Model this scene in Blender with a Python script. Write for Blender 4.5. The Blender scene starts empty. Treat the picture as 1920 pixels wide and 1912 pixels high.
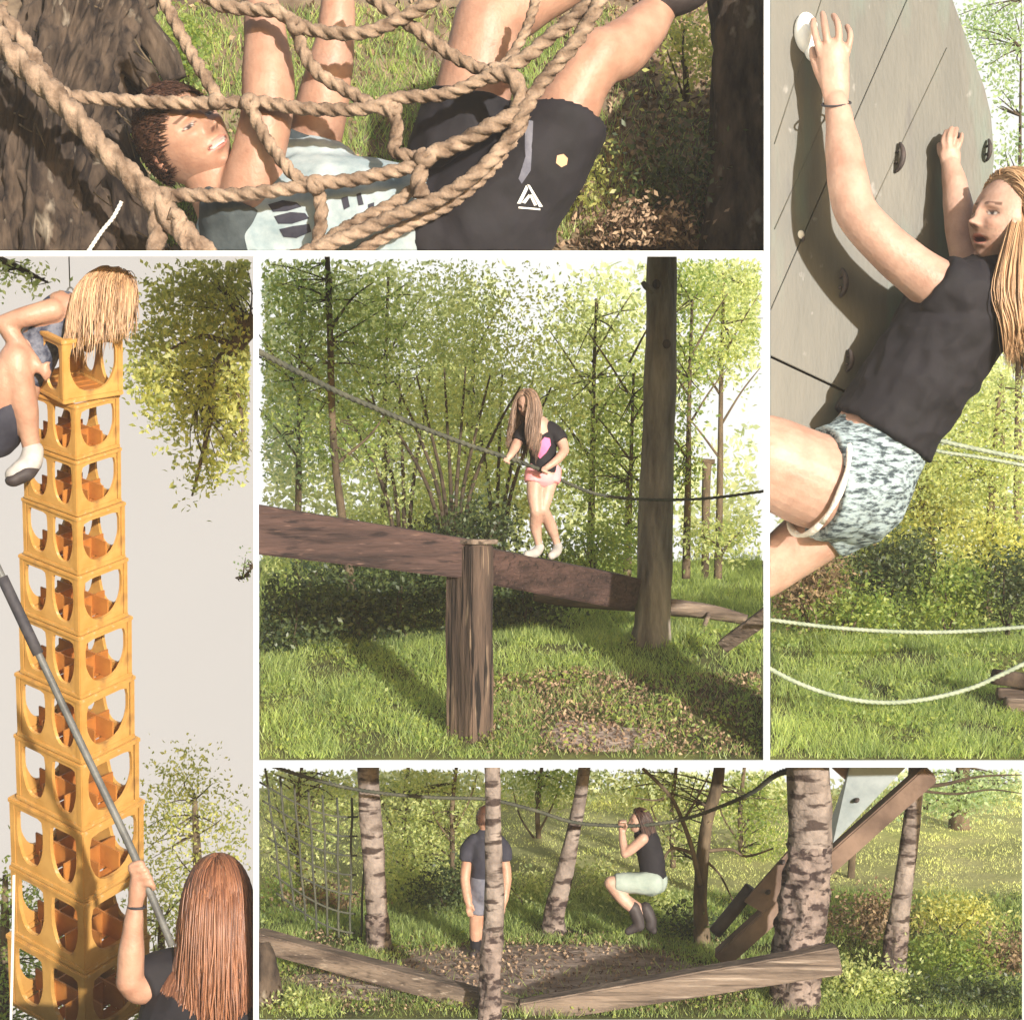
import bpy, bmesh, math, random
import numpy as np
from mathutils import Vector, Matrix, noise
from mathutils.bvhtree import BVHTree

# ------------------------------------------------------------------ camera, world, sun, exposure
SC = bpy.context.scene
COL = SC.collection
K = 0.005            # metres per reference pixel on the front plane of the display
D0 = 16.0            # camera distance from that plane
cam = bpy.data.cameras.new('camera')
cam.sensor_fit = 'HORIZONTAL'; cam.sensor_width = 36.0; cam.lens = 60.0
cam.clip_start = 0.1; cam.clip_end = 2000.0
cam_o = bpy.data.objects.new('camera', cam); COL.objects.link(cam_o)
cam_o.location = (0, -D0, 0); cam_o.rotation_euler = (math.radians(90), 0, 0)
SC.camera = cam_o

SUN_EL, SUN_AZ = math.radians(11.5), math.radians(25)      # az: towards the camera's right
W = bpy.data.worlds.new('World'); SC.world = W; W.use_nodes = True
nt = W.node_tree; bg = nt.nodes['Background']
sk = nt.nodes.new('ShaderNodeTexSky'); sk.sky_type = 'NISHITA'; sk.sun_disc = False
sk.sun_elevation = SUN_EL; sk.sun_rotation = math.radians(180) - SUN_AZ
sk.air_density = 1.2; sk.dust_density = 2.0
nt.links.new(sk.outputs[0], bg.inputs[0]); bg.inputs[1].default_value = 0.11
sd = bpy.data.lights.new('sun', 'SUN'); sd.energy = 3.7; sd.angle = math.radians(1.2); sd.color = (1.0, 0.955, 0.89)
so = bpy.data.objects.new('sun', sd); COL.objects.link(so)
sdir = Vector((math.sin(SUN_AZ) * math.cos(SUN_EL), -math.cos(SUN_AZ) * math.cos(SUN_EL), math.sin(SUN_EL)))
so.rotation_euler = sdir.to_track_quat('Z', 'Y').to_euler(); so.location = sdir * 40
SC.view_settings.view_transform = 'Standard'; SC.view_settings.look = 'None'
SC.view_settings.gamma = 1.0; SC.view_settings.use_curve_mapping = False
SC.view_settings.exposure = 1.08
SC.cycles.use_denoising = True
SC.cycles.max_bounces = 6; SC.cycles.diffuse_bounces = 3; SC.cycles.transmission_bounces = 4
SC.cycles.transparent_max_bounces = 4; SC.cycles.caustics_reflective = False; SC.cycles.caustics_refractive = False

# ------------------------------------------------------------------ helpers
R = random.Random(7)
NR = np.random.default_rng(7)
def S(d): return K * (D0 + d) / D0
def P(px, py, d): s = S(d); return Vector(((px - 960) * s, d, (956 - py) * s))
def PP(l): return [P(*q) for q in l]

BAY = dict(A=(0, 1432, 0, 470), B=(0, 475, 481, 1912), C=(485, 1432, 481, 1428), D=(1443, 1916, 0, 1428), E=(485, 1916, 1438, 1912))

def tag(o, label=None, cat=None, group=None, kind=None):
    if label: o['label'] = label
    if cat: o['category'] = cat
    if group: o['group'] = group
    if kind: o['kind'] = kind
    return o
def root(name, loc, label, cat, group=None):
    o = bpy.data.objects.new(name, None); o.location = loc; o.empty_display_size = .1
    COL.objects.link(o); return tag(o, label, cat, group)
def wloc(o):
    v = Vector(o.location)
    while o.parent: o = o.parent; v += Vector(o.location)
    return v
def link(name, me, mat, parent=None, shift=True):
    o = bpy.data.objects.new(name, me); COL.objects.link(o)
    if mat is not None:
        for m in (mat if isinstance(mat, (list, tuple)) else [mat]): me.materials.append(M[m] if isinstance(m, str) else m)
    if shift:
        if parent is None:
            n = len(me.vertices); co = np.empty(n * 3, np.float32); me.vertices.foreach_get('co', co); co = co.reshape(-1, 3)
            org = Vector(((co[:, 0].min() + co[:, 0].max()) / 2, (co[:, 1].min() + co[:, 1].max()) / 2, co[:, 2].min()))
            o.location = org
        else: org = wloc(parent)
        me.transform(Matrix.Translation(-org))
    if parent is not None: o.parent = parent
    return o

def cr(pts, rad=None, sub=6):
    """Catmull-Rom resampling of points and radii."""
    n = len(pts)
    if n < 3: 
        out = [pts[0].lerp(pts[1], i / sub) for i in range(sub + 1)]
        return out, ([rad[0] + (rad[1] - rad[0]) * i / sub for i in range(sub + 1)] if rad else None)
    o, r = [], []
    for i in range(n - 1):
        p0 = pts[max(i - 1, 0)]; p1 = pts[i]; p2 = pts[i + 1]; p3 = pts[min(i + 2, n - 1)]
        for k in range(sub):
            t = k / sub; t2 = t * t; t3 = t2 * t
            o.append(.5 * ((2 * p1) + (p2 - p0) * t + (2 * p0 - 5 * p1 + 4 * p2 - p3) * t2 + (3 * p1 - p0 - 3 * p2 + p3) * t3))
            if rad: u = t * t * (3 - 2 * t); r.append(rad[i] * (1 - u) + rad[i + 1] * u)
    o.append(pts[-1])
    if rad: r.append(rad[-1])
    return o, r

class MB:
    def __init__(s): s.v = []; s.f = []; s.m = []
    def face(s, idx, m=0): s.f.append(tuple(idx)); s.m.append(m)
    def tube(s, pts, rad, n=10, m=0, caps=('flat', 'flat'), rf=None, flat=None, twist=None, lobes=0, lobe=0.2):
        if not isinstance(rad, (list, tuple)): rad = [rad] * len(pts)
        pts = [Vector(p) for p in pts]; rad = list(rad)
        if caps[0] == 'round':
            d = (pts[0] - pts[1]).normalized(); r0 = rad[0]
            pts = [pts[0] + d * r0 * c for c in (.97, .75, .4)] + pts; rad = [r0 * c for c in (.22, .66, .92)] + rad
        if caps[1] == 'round':
            d = (pts[-1] - pts[-2]).normalized(); r0 = rad[-1]
            pts = pts + [pts[-1] + d * r0 * c for c in (.4, .75, .97)]; rad = rad + [r0 * c for c in (.92, .66, .22)]
        T = []
        for i in range(len(pts)):
            t = pts[min(i + 1, len(pts) - 1)] - pts[max(i - 1, 0)]
            T.append(t.normalized() if t.length > 1e-9 else Vector((0, 0, 1)))
        a = T[0].orthogonal().normalized(); b0 = len(s.v); L = 0
        for i, (p, r) in enumerate(zip(pts, rad)):
            if i:
                L += (p - pts[i - 1]).length
                q = T[i - 1].rotation_difference(T[i]); a = (q @ a); a = (a - T[i] * a.dot(T[i])).normalized()
            b = T[i].cross(a)
            ph = (L * twist if twist else 0)
            for k in range(n):
                th = 2 * math.pi * k / n
                rr = r
                if lobes: rr = r * (1 - lobe + lobe * abs(math.cos(lobes * .5 * (th))) * 1.6)
                if rf: rr = rr * rf(th, L, i)
                o = (a * math.cos(th + ph) + b * math.sin(th + ph)) * rr
                if flat:
                    ax, ra = flat; o = o - ax * (o.dot(ax) * (1 - ra))
                s.v.append(p + o)
        for i in range(len(pts) - 1):
            for k in range(n):
                k2 = (k + 1) % n
                s.face((b0 + i * n + k, b0 + i * n + k2, b0 + (i + 1) * n + k2, b0 + (i + 1) * n + k), m)
        s.face([b0 + k for k in reversed(range(n))], m)
        e = b0 + (len(pts) - 1) * n; s.face([e + k for k in range(n)], m)
        return s
    def ctube(s, pts, rad, sub=6, **k):
        if not isinstance(rad, (list, tuple)): rad = [rad] * len(pts)
        p, r = cr([Vector(q) for q in pts], list(rad), sub); return s.tube(p, r, **k)
    def ell(s, c, ax, rx, ry, rz, n=16, m=0):
        """ellipsoid; ax = 3 orthonormal vectors"""
        b0 = len(s.v); h = n // 2; c = Vector(c)
        for i in range(1, h):
            t = math.pi * i / h
            for k in range(n):
                p = 2 * math.pi * k / n
                s.v.append(c + ax[0] * (rx * math.sin(t) * math.cos(p)) + ax[1] * (ry * math.sin(t) * math.sin(p)) + ax[2] * (rz * math.cos(t)))
        s.v.append(c + ax[2] * rz); s.v.append(c - ax[2] * rz); tp = len(s.v) - 2
        for i in range(h - 2):
            for k in range(n):
                k2 = (k + 1) % n; s.face((b0 + i * n + k, b0 + (i + 1) * n + k, b0 + (i + 1) * n + k2, b0 + i * n + k2), m)
        for k in range(n):
            k2 = (k + 1) % n
            s.face((tp, b0 + k, b0 + k2), m); e = b0 + (h - 2) * n; s.face((tp + 1, e + k2, e + k), m)
        return s
    def hexa(s, q, m=0):
        """8 corners: 0-3 bottom loop, 4-7 top loop"""
        b = len(s.v); s.v += [Vector(p) for p in q]
        for f in ((3, 2, 1, 0), (4, 5, 6, 7), (0, 1, 5, 4), (1, 2, 6, 5), (2, 3, 7, 6), (3, 0, 4, 7)): s.face([b + i for i in f], m)
        return s
    def box(s, x0, x1, y0, y1, z0, z1, m=0):
        return s.hexa([(x0, y0, z0), (x1, y0, z0), (x1, y1, z0), (x0, y1, z0), (x0, y0, z1), (x1, y0, z1), (x1, y1, z1), (x0, y1, z1)], m)
    def prism(s, poly, back, m=0):
        """poly: list of Vectors (front), back: offset Vector"""
        b = len(s.v); n = len(poly); s.v += list(poly) + [p + back for p in poly]
        s.face([b + i for i in range(n)], m); s.face([b + n + i for i in reversed(range(n))], m)
        for i in range(n):
            j = (i + 1) % n; s.face((b + j, b + i, b + n + i, b + n + j), m)
        return s
    def mesh(s, name, smooth=True):
        me = bpy.data.meshes.new(name); me.from_pydata([tuple(v) for v in s.v], [], s.f)
        me.polygons.foreach_set('material_index', s.m)
        if smooth: me.polygons.foreach_set('use_smooth', [True] * len(s.f))
        me.update(); return me
    def build(s, name, mat, parent=None, smooth=True, bevel=0, clip=None):
        me = s.mesh(name, smooth)
        bm = bmesh.new(); bm.from_mesh(me); bmesh.ops.recalc_face_normals(bm, faces=bm.faces)
        if bevel: bmesh.ops.bevel(bm, geom=bm.edges[:], offset=bevel, segments=2, affect='EDGES', clamp_overlap=True)
        if clip: clip_bm(bm, clip)
        bm.to_mesh(me); bm.free()
        return link(name, me, mat, parent)

def clip_bm(bm, bay, sides='LRTB'):
    """cut a mesh flush with the partition boards of its bay (boards run along these planes)"""
    x0, x1, y0, y1 = BAY[bay]; c = Vector((0, -D0, 0))
    pl = dict(L=(1, -(x0 - 960) * K / D0, 0), R=(-1, (x1 - 960) * K / D0, 0), T=(0, (956 - y0) * K / D0, -1), B=(0, -(956 - y1) * K / D0, 1))
    for sd_ in sides:
        if bay == 'A' and sd_ in 'LT': continue
        if bay == 'B' and sd_ in 'LB': continue
        if bay == 'D' and sd_ in 'T': continue
        if bay == 'E' and sd_ in 'B': continue
        n = Vector(pl[sd_]).normalized()
        g = bm.verts[:] + bm.edges[:] + bm.faces[:]
        r = bmesh.ops.bisect_plane(bm, geom=g, dist=1e-6, plane_co=c + n * .002, plane_no=n, clear_inner=True)
        ed = [e for e in r['geom_cut'] if isinstance(e, bmesh.types.BMEdge)]
        if ed:
            try: bmesh.ops.holes_fill(bm, edges=ed, sides=0)
            except Exception: pass
def clip_obj(o, bay, sides='LRTB'):
    me = o.data; wl = wloc(o); me.transform(Matrix.Translation(wl))
    bm = bmesh.new(); bm.from_mesh(me); clip_bm(bm, bay, sides); bm.to_mesh(me); bm.free()
    me.transform(Matrix.Translation(-wl)); me.update()

def quads(name, V, mat, parent=None, smooth=False):
    V = np.asarray(V, np.float32); n = len(V)
    me = bpy.data.meshes.new(name)
    me.vertices.add(4 * n); me.vertices.foreach_set('co', V.ravel())
    me.loops.add(4 * n); me.loops.foreach_set('vertex_index', np.arange(4 * n, dtype=np.int32))
    me.polygons.add(n); me.polygons.foreach_set('loop_start', np.arange(n, dtype=np.int32) * 4)
    me.update(calc_edges=True)
    return link(name, me, mat, parent)

def unit(v): return v / np.maximum(np.linalg.norm(v, axis=-1, keepdims=True), 1e-9)
def leaf_quads(C, L, wr=.5, droop=.3):
    n = len(C); L = np.asarray(L).reshape(-1, 1) if np.ndim(L) else np.full((n, 1), L)
    L = L * NR.uniform(.65, 1.3, (n, 1))
    d = unit(NR.normal(size=(n, 3)) + np.array([0, 0, -droop])); s = unit(np.cross(d, NR.normal(size=(n, 3))))
    nn = np.cross(d, s); w = L * wr
    return np.stack([C - d * L / 2, C + s * w / 2 + nn * L * .1, C + d * L / 2, C - s * w / 2 + nn * L * .1], 1)
def in_bay(C, bay, mg=2.0):
    x0, x1, y0, y1 = BAY[bay]; s = K * (D0 + C[:, 1]) / D0
    px = C[:, 0] / s + 960; py = 956 - C[:, 2] / s
    k = np.ones(len(C), bool)
    if bay in 'CEBD': 
        if bay != 'B': k &= px > x0 + mg
        k &= (px < x1 - mg) | (bay in 'DE') & (px < 2000)
    else: k &= px < x1 - mg
    if bay != 'A' and bay != 'D': k &= py > y0 + mg
    if bay in 'ACD': k &= py < y1 - mg
    k &= C[:, 1] > .05
    return k
def clumps(spec, n, leafpx, bay, per=26, spread=.10, wr=.5, fill=False):
    """spec: list of (px,py,d, rx_px, ry_px, rd_m, weight): leafy clumps inside ellipsoids"""
    w = np.array([q[6] if len(q) > 6 else q[3] * q[4] for q in spec], float); w /= w.sum()
    out = []; Ls = []
    for q, ww in zip(spec, w):
        m = max(int(n * ww / per), 1); s = S(q[2])
        c = unit(NR.normal(size=(m, 3))) * (NR.uniform(0, 1, (m, 1)) ** (.42))
        ctr = np.array(P(q[0], q[1], q[2]))
        cc = ctr + c * np.array([q[3] * s, q[5], q[4] * s])
        rr = np.array([q[3] * s, max(q[5], .1), q[4] * s]) * spread + leafpx * s * 1.4
        pts = (cc[:, None, :] + NR.normal(size=(m, per, 3)) * rr * NR.uniform(.5, 1.3, (m, 1, 1))).reshape(-1, 3)
        out.append(pts); Ls.append(leafpx * K * (D0 + pts[:, 1]) / D0)
    C = np.concatenate(out); L = np.concatenate(Ls)
    k = in_bay(C, bay, leafpx * .6); C = C[k]; L = L[k]
    return leaf_quads(C, L, wr)

def blades(bay, n, pxr, dr, gfun, hpx, wpx=2.2, mask=None, lean=.5, dpow=1.0):
    px = NR.uniform(pxr[0], pxr[1], n); d = dr[0] + (dr[1] - dr[0]) * NR.uniform(0, 1, n) ** dpow
    if mask is not None: k = mask(px, d); px = px[k]; d = d[k]; n = len(px)
    s = K * (D0 + d) / D0
    B = np.stack([(px - 960) * s, d, gfun(px, d)], 1)
    cl = np.array([noise.noise((float(b[0]) * 1.7, float(b[1]) * 1.7, 3.1)) for b in B])
    kp = (cl > -.18) | (NR.uniform(0, 1, n) < .35); B = B[kp]; cl = cl[kp]; s = s[kp]; n = len(B)
    h = hpx * s * NR.uniform(.4, 1.25, n) * (1 + .9 * cl); w = wpx * s * NR.uniform(.6, 1.4, n)
    a = NR.uniform(0, 2 * np.pi, n); sx = np.stack([np.cos(a), np.sin(a), np.zeros(n)], 1) * w[:, None] / 2
    ln = np.stack([NR.normal(size=n), NR.normal(size=n), np.zeros(n)], 1) * (h * lean)[:, None]
    T = B + ln + np.stack([np.zeros(n), np.zeros(n), h], 1)
    B = B - np.array([0, 0, .01])
    V = np.stack([B - sx, B + sx, T + sx * .15, T - sx * .15], 1)
    x0, x1, y0, y1 = BAY[bay]; st = K * (D0 + T[:, 1]) / D0; tx = T[:, 0] / st + 960; k = (tx > x0 + 1) & ((tx < x1 - 1) | (bay in 'DE')) & (T[:, 1] > .03)
    ty = 956 - T[:, 2] / st; k &= (ty > y0 + 1)
    if bay in 'AC': k &= (956 - B[:, 2] / s) < y1 - 1
    return V[k]

# ------------------------------------------------------------------ materials
M = {}
def nmat(name, c1, c2=None, scale=4., rough=.8, bump=0., bscale=None, stretch=None, detail=6., lo=.35, hi=.65, spec=.3, island=0., transl=None, sss=0., attr=None, extra=None, coat=0):
    m = bpy.data.materials.new(name); m.use_nodes = True; nt = m.node_tree; N = nt.nodes; Lk = nt.links
    b = N['Principled BSDF']; b.inputs['Roughness'].default_value = rough; b.inputs['Specular IOR Level'].default_value = spec
    if coat: b.inputs['Coat Weight'].default_value = coat
    tc = N.new('ShaderNodeTexCoord'); co = tc.outputs['Object']
    if stretch:
        mp = N.new('ShaderNodeMapping'); mp.inputs['Scale'].default_value = stretch[:3]
        if len(stretch) > 3: mp.inputs['Rotation'].default_value = stretch[3:]
        Lk.new(co, mp.inputs[0]); co = mp.outputs[0]
    col = None
    if c2 is not None:
        nz = N.new('ShaderNodeTexNoise'); nz.inputs['Scale'].default_value = scale; nz.inputs['Detail'].default_value = detail; nz.inputs['Roughness'].default_value = .62
        Lk.new(co, nz.inputs['Vector'])
        rp = N.new('ShaderNodeValToRGB'); rp.color_ramp.elements[0].position = lo; rp.color_ramp.elements[1].position = hi
        rp.color_ramp.elements[0].color = (*c1, 1); rp.color_ramp.elements[1].color = (*c2, 1)
        fac = nz.outputs['Fac']
        if island:
            gm = N.new('ShaderNodeNewGeometry'); mx = N.new('ShaderNodeMath'); mx.operation = 'MULTIPLY_ADD'
            mx.inputs[1].default_value = island; Lk.new(gm.outputs['Random Per Island'], mx.inputs[0])
            ms = N.new('ShaderNodeMath'); ms.operation = 'MULTIPLY'; ms.inputs[1].default_value = 1 - island; Lk.new(fac, ms.inputs[0]); Lk.new(ms.outputs[0], mx.inputs[2]); fac = mx.outputs[0]
        Lk.new(fac, rp.inputs[0]); col = rp.outputs[0]
        if extra:        # dark or pale marks: list of (scale, stretch, threshold, colour)
            for (es, est, th, ec, wd) in extra:
                mp = N.new('ShaderNodeMapping'); mp.inputs['Scale'].default_value = est; Lk.new(tc.outputs['Object'], mp.inputs[0])
                n2 = N.new('ShaderNodeTexNoise'); n2.inputs['Scale'].default_value = es; n2.inputs['Detail'].default_value = 4; Lk.new(mp.outputs[0], n2.inputs['Vector'])
                r2 = N.new('ShaderNodeValToRGB'); r2.color_ramp.elements[0].position = th; r2.color_ramp.elements[1].position = th + wd; Lk.new(n2.outputs['Fac'], r2.inputs[0])
                mm = N.new('ShaderNodeMix'); mm.data_type = 'RGBA'; Lk.new(r2.outputs[0], mm.inputs['Factor']); Lk.new(col, mm.inputs[6]); mm.inputs[7].default_value = (*ec, 1); col = mm.outputs[2]
    if attr:
        at = N.new('ShaderNodeAttribute'); at.attribute_name = attr
        mm = N.new('ShaderNodeMix'); mm.data_type = 'RGBA'; Lk.new(at.outputs['Alpha'], mm.inputs['Factor'])
        if col is not None: Lk.new(col, mm.inputs[6])
        else: mm.inputs[6].default_value = (*c1, 1)
        Lk.new(at.outputs['Color'], mm.inputs[7]); col = mm.outputs[2]
    if col is not None: Lk.new(col, b.inputs['Base Color'])
    else: b.inputs['Base Color'].default_value = (*c1, 1)
    if sss:
        b.inputs['Subsurface Weight'].default_value = sss; b.inputs['Subsurface Radius'].default_value = (.09, .035, .02)
    if bump:
        n3 = N.new('ShaderNodeTexNoise'); n3.inputs['Scale'].default_value = bscale or scale * 3; n3.inputs['Detail'].default_value = 8; Lk.new(co, n3.inputs['Vector'])
        bp = N.new('ShaderNodeBump'); bp.inputs['Strength'].default_value = bump; bp.inputs['Distance'].default_value = .03; Lk.new(n3.outputs['Fac'], bp.inputs['Height']); Lk.new(bp.outputs[0], b.inputs['Normal'])
    if transl:
        tr = N.new('ShaderNodeBsdfTranslucent')
        if col is not None:
            mu = N.new('ShaderNodeMix'); mu.data_type = 'RGBA'; mu.blend_type = 'MULTIPLY'; mu.inputs['Factor'].default_value = 1
            Lk.new(col, mu.inputs[6]); mu.inputs[7].default_value = (*transl, 1); Lk.new(mu.outputs[2], tr.inputs[0])
        ad = N.new('ShaderNodeAddShader'); Lk.new(b.outputs[0], ad.inputs[0]); Lk.new(tr.outputs[0], ad.inputs[1]); Lk.new(ad.outputs[0], N['Material Output'].inputs['Surface'])
    M[name] = m; return m
def emat(name, c, st):
    m = bpy.data.materials.new(name); m.use_nodes = True; N = m.node_tree.nodes
    e = N.new('ShaderNodeEmission'); e.inputs[0].default_value = (*c, 1); e.inputs[1].default_value = st
    m.node_tree.links.new(e.outputs[0], N['Material Output'].inputs['Surface']); M[name] = m

TL = (2.6, 2.5, 2.0)
nmat('white_paint', (.80, .79, .76), (.74, .73, .70), 3, .6)
emat('sky_pale', (1.0, 1.0, .96), .50)
emat('sky_beige', (1.0, .92, .83), .385)
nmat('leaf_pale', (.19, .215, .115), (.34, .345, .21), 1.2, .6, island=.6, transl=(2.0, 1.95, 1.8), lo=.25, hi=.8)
nmat('leaf_spring', (.12, .15, .055), (.28, .29, .135), 1.2, .55, island=.6, transl=TL, lo=.25, hi=.8)
nmat('leaf_mid', (.075, .115, .028), (.17, .19, .05), 1.2, .5, island=.6, transl=TL, lo=.25, hi=.8)
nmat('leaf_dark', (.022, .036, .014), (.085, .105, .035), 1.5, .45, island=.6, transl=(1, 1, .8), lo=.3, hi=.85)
nmat('leaf_olive', (.12, .135, .042), (.29, .28, .10), 1.5, .5, island=.6, transl=TL, lo=.25, hi=.8)
nmat('leaf_cool', (.10, .14, .075), (.20, .24, .13), 1.5, .5, island=.6, transl=TL, lo=.25, hi=.8)
nmat('leaf_rust', (.09, .06, .035), (.24, .17, .095), 2, .6, island=.6, transl=(1, 1, 1), lo=.25, hi=.8)
nmat('litter', (.09, .05, .03), (.36, .25, .16), 2, .8, island=.75, lo=.2, hi=.8)
nmat('grass_fresh', (.055, .085, .028), (.22, .255, .09), 1.0, .5, island=.45, transl=TL, lo=.25, hi=.75)
nmat('grass_dry', (.30, .33, .13), (.38, .385, .175), .8, .6, island=.45, transl=TL, lo=.25, hi=.75)
nmat('grass_shade', (.05, .075, .02), (.15, .17, .05), 1.0, .6, island=.45, transl=(1, 1, 1), lo=.25, hi=.75)
nmat('soil', (.075, .05, .034), (.25, .185, .12), 2.2, .95, bump=.8, bscale=9)
nmat('soil_green', (.045, .045, .018), (.15, .16, .04), 1.6, .95, bump=.8, bscale=9)
nmat('meadow', (.34, .36, .12), (.48, .46, .20), .9, .95, bump=.6, bscale=12)
nmat('trodden_earth', (.17, .12, .10), (.42, .33, .275), 2.0, .95, bump=.9, bscale=7, stretch=(1, 2.5, 1))
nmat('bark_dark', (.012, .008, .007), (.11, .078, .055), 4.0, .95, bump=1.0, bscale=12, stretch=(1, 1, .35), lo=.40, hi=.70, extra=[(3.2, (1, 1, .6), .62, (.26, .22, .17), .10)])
nmat('bark_grey', (.075, .064, .054), (.28, .24, .20), 3.5, .9, bump=1.0, bscale=14, stretch=(1.6, 1.6, .3))
nmat('bark_brown', (.045, .032, .02), (.16, .115, .07), 5, .9, bump=.8, bscale=14, stretch=(1, 1, .4))
nmat('bark_birch', (.14, .11, .095), (.29, .235, .20), 5, .8, bump=.9, bscale=16, extra=[(4.5, (.8, .8, 3.2), .53, (.045, .03, .025), .07), (2.0, (1, 1, 1.3), .60, (.07, .05, .04), .05)])
nmat('bark_birch_low', (.10, .075, .065), (.26, .20, .17), 5, .85, bump=.9, bscale=14, extra=[(11, (.8, .8, 1.5), .48, (.035, .022, .02), .10)])
nmat('twig', (.03, .022, .015), (.085, .06, .038), 6, .9)
nmat('rope_tan', (.11, .07, .046), (.36, .26, .185), 5, .9, bump=.5, bscale=40)
nmat('rope_dark', (.035, .04, .032), (.085, .085, .06), 6, .85)
nmat('rope_pale', (.22, .26, .19), (.34, .38, .28), 6, .8)
nmat('cord_white', (.6, .58, .5), (.7, .68, .62), 6, .8)
nmat('beam_red', (.022, .013, .012), (.085, .048, .04), 2.2, .8, bump=.7, bscale=10, stretch=(.35, 1, 3.0), extra=[(2.2, (.22, 9, 9), .55, (.014, .008, .008), .14), (4.0, (.3, 8, 8), .62, (.13, .078, .06), .12)])
nmat('beam_post', (.028, .019, .015), (.12, .08, .058), 2.5, .85, bump=.9, bscale=10, stretch=(2.4, 2.4, .28), extra=[(2.2, (7, 7, .45), .57, (.010, .007, .006), .05), (4.0, (5, 5, .4), .62, (.25, .18, .12), .10)])
nmat('log_grey', (.065, .047, .038), (.22, .165, .125), 2.5, .9, bump=.9, bscale=12, stretch=(.4, 1, 2.5), extra=[(2.2, (.22, 9, 9), .54, (.05, .036, .028), .14), (4.0, (.3, 8, 8), .60, (.30, .24, .19), .12)])
nmat('board_brown', (.085, .055, .042), (.23, .155, .115), 2.5, .85, bump=.5, bscale=10, stretch=(.6, 1, .6))
nmat('board_sky_sheen', (.22, .26, .27), (.36, .40, .41), 2.5, .5)  # blue-white sky reflection painted into the ramp board's colour
nmat('panel_wall', (.062, .060, .045), (.115, .106, .080), 1.0, .5, bump=.12, bscale=20, stretch=(1.6, 1.6, .35, 0, math.radians(-24), 0), spec=.35, lo=.3, hi=.7,
     extra=[(1.1, (2.6, 2.6, .5), .56, (.085, .115, .088), .16), (6, (1, 1, .6), .68, (.18, .17, .15), .06), (3, (1.5, 1.5, .35), .64, (.06, .055, .045), .10)])
nmat('cloth_denim', (.03, .035, .06), (.15, .16, .20), 9, .85, bump=.3, lo=.4, hi=.6)
nmat('hold_dark', (.035, .03, .03), (.08, .06, .055), 8, .6)
nmat('hold_white', (.82, .84, .82), (.76, .78, .76), 6, .4)
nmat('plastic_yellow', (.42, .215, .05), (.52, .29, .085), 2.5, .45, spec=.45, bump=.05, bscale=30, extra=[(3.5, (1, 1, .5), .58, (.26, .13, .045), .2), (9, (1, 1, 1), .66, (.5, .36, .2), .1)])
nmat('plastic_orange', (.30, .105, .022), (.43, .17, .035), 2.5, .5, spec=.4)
nmat('metal_grey', (.06, .06, .06), (.15, .15, .14), 3, .5, bump=.2, bscale=20)
nmat('grip_dark', (.03, .028, .035), (.06, .055, .06), 6, .7)
nmat('skin', (.32, .165, .11), (.45, .265, .185), 4, .48, sss=.10, attr='paint', spec=.4, lo=.3, hi=.7, bump=.22, bscale=26)
nmat('skin_pale', (.36, .205, .15), (.50, .325, .25), 4, .48, sss=.10, attr='paint', spec=.4, lo=.3, hi=.7, bump=.22, bscale=26)
nmat('cloth_black', (.009, .008, .010), (.015, .013, .017), 3, .8, bump=.55, bscale=3.2)
nmat('cloth_navy', (.018, .018, .03), (.045, .045, .06), 3, .85, bump=.3, bscale=6)
nmat('cloth_white', (.20, .26, .28), (.38, .43, .44), 3, .85, bump=.3, bscale=5)
nmat('cloth_teal', (.03, .04, .045), (.07, .085, .09), 4, .85, bump=.3)
nmat('cloth_grey', (.10, .10, .13), (.17, .17, .20), 4, .85, bump=.3)
nmat('cloth_mint', (.24, .29, .25), (.34, .39, .35), 4, .85, bump=.3)
nmat('cloth_pink', (.75, .25, .28), (.8, .36, .36), 4, .8, bump=.2)
nmat('print_pink', (.80, .10, .20), (.75, .18, .36), 3, .7)
nmat('print_white', (.7, .68, .64), None, rough=.7)
nmat('snap_brass', (.55, .33, .20), None, rough=.35)
nmat('cloth_tweed', (.04, .055, .065), (.34, .42, .44), 10, .85, bump=.4, bscale=16, stretch=(1, 1, 2.6), lo=.40, hi=.56)
nmat('lace', (.6, .57, .5), (.74, .7, .62), 12, .85, bump=.6, bscale=30)
nmat('shoe_dark', (.03, .022, .022), (.06, .05, .05), 5, .6)
nmat('wallcap', (.1, .1, .09))
nmat('shoe_pale', (.30, .28, .26), (.44, .41, .38), 5, .7)
nmat('hair_brown', (.028, .012, .009), (.085, .04, .025), 6, .45, island=.6, spec=.4)
nmat('hair_blond', (.24, .13, .065), (.56, .36, .20), 5, .42, island=.65, spec=.5, lo=.2, hi=.8)
nmat('hair_red', (.12, .045, .024), (.30, .13, .066), 5, .4, island=.65, spec=.5, lo=.2, hi=.8)
nmat('hair_ash', (.10, .062, .042), (.30, .19, .13), 5, .45, island=.65, spec=.4, lo=.2, hi=.8)

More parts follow.
